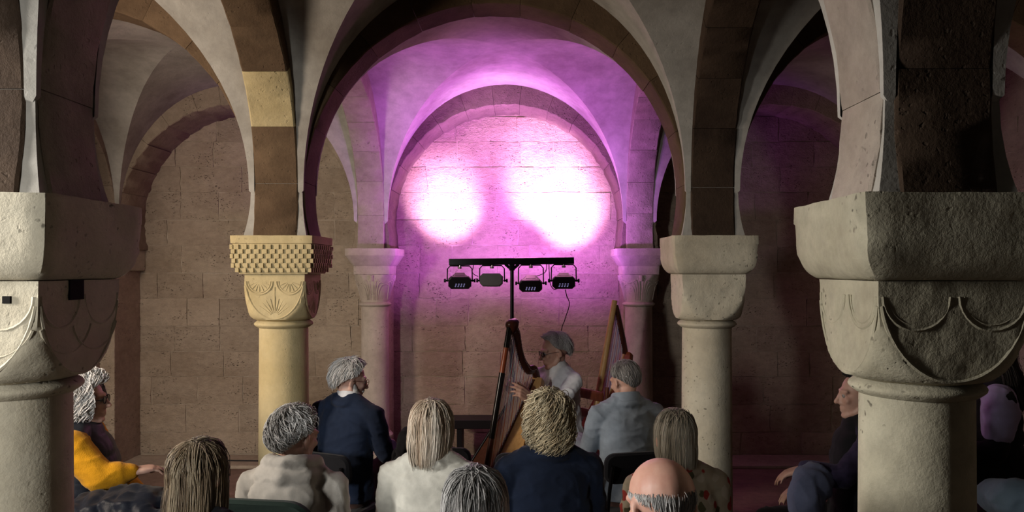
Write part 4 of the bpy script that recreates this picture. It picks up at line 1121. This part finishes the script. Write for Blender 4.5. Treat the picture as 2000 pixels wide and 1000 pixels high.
# ------------------------------------------------------------------ stage light stand
bx0, bx1 = P(877, 512, BARD), P(1121, 509, BARD); px_ = P(1000, 560, BARD)
st = empty('light_stand', (px_.x, BARD, 0), 'black T shaped light stand carrying four small spotlights behind the harp', 'stand')
rel = lambda p: Vector(p) - Vector((px_.x, BARD, 0))
a = rel(bx0); b = rel(bx1); mid = (a + b) / 2
MB().box(mid, ((b - a).length / 2, .025, .027), Matrix.Rotation(-math.atan2(b.z - a.z, b.x - a.x), 3, 'Y'), .004).build('crossbar', M['black_metal'], st)
MB().tube([(0, 0, .62), (0, 0, 1.2)], .020, 14).build('pole', M['black_metal'], st, sm=50)
MB().tube([(0, 0, 1.15), (0, 0, mid.z - .02)], .0155, 14).build('upper_pole', M['black_metal'], st, sm=50)
mb = MB()
for s in (-1, 1): mb.tube([(0, 0, mid.z - .07), (s * .055, 0, mid.z - .022)], .012, 8)
mb.box((0, 0, mid.z - .045), (.022, .022, .03), bev=.004); mb.build('bracket', M['black_metal'], st, sm=50)
MB().lathe([(.03, .66), (.034, .68), (.034, .74), (.026, .77)], 16).build('collar', M['black_metal'], st, sm=50)
MB().lathe([(.026, 1.13), (.03, 1.14), (.03, 1.19), (.022, 1.20)], 16).build('clamp', M['black_metal'], st, sm=50)
for an in (197, 317, 77):
    c_, s_ = math.cos(R_(an)), math.sin(R_(an))
    MB().tube([(.03 * c_, .03 * s_, .71), (.50 * c_, .50 * s_, .015)], .014, 8).build('leg', M['black_metal'], st, sm=50)
    MB().tube([(.02 * c_, .02 * s_, .33), (.28 * c_, .28 * s_, .345)], .008, 6).build('brace', M['black_metal'], st, sm=50)
lab4 = ['leftmost small black spotlight hanging from the light bar', 'second spotlight from left, grey, hanging beside the stand pole', 'third spotlight from left, hanging lowest right of the pole', 'rightmost spotlight under the bar with white glow above it']
for i, (hx, hy, tx, ty) in enumerate(HEADS):
    c = P(hx, hy, BARD); tgt = P(tx, ty, 7.28 if i != 1 else 6.7)
    bdir = (tgt - c).normalized()
    el = math.asin(bdir.z) * (.62 if i != 1 else .0) ; az = math.atan2(-bdir.x, bdir.y) * .5
    if i == 1: el = R_(-8)
    Rm = Matrix.Rotation(az, 3, 'Z') @ Matrix.Rotation(el, 3, 'X')
    bz = rel(bx0).lerp(rel(bx1), (hx - 877) / 244).z
    root = empty('spotlight', c, lab4[i], 'spotlight', 'spotlights on the bar')
    rings = []
    for y, w, hh, ch in ((-.062, .086, .044, .020), (-.055, .093, .052, .024), (-.03, .093, .052, .024), (-.025, .086, .050, .034), (.05, .074, .044, .034), (.058, .066, .038, .03)):
        rings.append([Rm @ Vector((x, y, z)) for x, z in ((-w + ch, -hh), (w - ch, -hh), (w, -hh + ch), (w, hh - ch), (w - ch, hh), (-w + ch, hh), (-w, hh - ch), (-w, -hh + ch))])
    MB().loft(rings[3:]).build('housing', M['grey_casing'], root, sm=25)
    MB().loft(rings[:3]).build('face_plate', M['black_plastic'] if i != 1 else M['grey_casing'], root, sm=25)
    MB().box(Rm @ Vector((0, .012, .0485)), (.040, .034, .003), Rm, .001).build('top_panel', M['black_plastic'], root)
    if i != 1:
        mb = MB()
        for r_ in range(3):
            for q in range(4): mb.box(Rm @ Vector((-.036 + q * .022 + r_ * .003, -.0635, -.028 + r_ * .011)), (.0050, .0015, .0014), Rm)
        mb.build('led_grille', M['led'], root)['kind'] = 'stuff'
    top = bz - .026 - (c.z)
    pts = [(-.102, 0, -.01), (-.100, 0, top - .03), (-.078, 0, top - .006), (.078, 0, top - .006), (.100, 0, top - .03), (.102, 0, -.01)]
    MB().tube(pts, .0052, 8).build('yoke', M['black_metal'], root, sm=50)
    for s in (-1, 1):
        MB().tube([(s * .092, 0, 0), (s * .112, 0, 0), (s * .113, 0, 0), (s * .128, 0, 0)], [.007, .007, .016, .016], 10).build('side_knob', M['black_plastic'], root, sm=40)
    MB().tube([(0, 0, top), (0, 0, top - .012), (0, 0, top - .013), (0, 0, top - .030)], [.006, .006, .018, .016], 12).build('top_knob', M['steel'], root, sm=40)
def cable(label, pts, r, n=8, mat='cable'):
    pts = [Vector(p) for p in pts]; o = pts[-1].copy(); MB().tube(bez([p - o for p in pts], n), r, 6).build('power_cable', M[mat], None, sm=60, loc=o, label=label, cat='cable')
cable('thin black cable hanging from the rightmost spotlight down behind the harpist', [P(1104, 566, 6.22), P(1107, 578, 6.3), P(1112, 595, 6.3), P(1103, 625, 6.3), P(1096, 655, 6.3), P(1098, 760, 6.3), P(1090, 850, 6.32), (.25, 6.34, .008)], .004)
cable('short black cable looping from the bar to the third spotlight', [P(1068, 514, 6.2), P(1066, 530, 6.24), P(1055, 537, 6.25), P(1040, 541, 6.24), P(1036, 546, 6.22)], .0035)
cable('short black cable dangling between the two left spotlights', [P(925, 514, 6.2), P(924, 524, 6.22), P(922, 530, 6.22), P(926, 536, 6.22), P(934, 540, 6.22)], .0035)
cable('short black cable looping beside the rightmost spotlight', [P(1072, 514, 6.2), P(1073, 535, 6.23), P(1075, 555, 6.23), P(1082, 565, 6.22), P(1090, 563, 6.2)], .0035)
cable('dark cable lying along the floor at the foot of the left aisle wall', [(-3.3, 7.08, .036), (-3.0, 7.10, .036), (-2.75, 7.03, .036), (-2.3, 7.0, .036), (-2.1, 6.95, .036), (-1.75, 7.02, .036)], .007)
# low black bench against the back wall
bn = empty('bench', (.03, 6.98, 0), 'low black bench standing against the back wall behind harps', 'bench')
MB().box((0, 0, .40), (.70, .13, .040), bev=.006).build('seat', M['black_plastic'], bn)
for x in (-.6, .6): MB().box((x, 0, .18), (.025, .11, .18), bev=.004).build('leg', M['black_plastic'], bn)
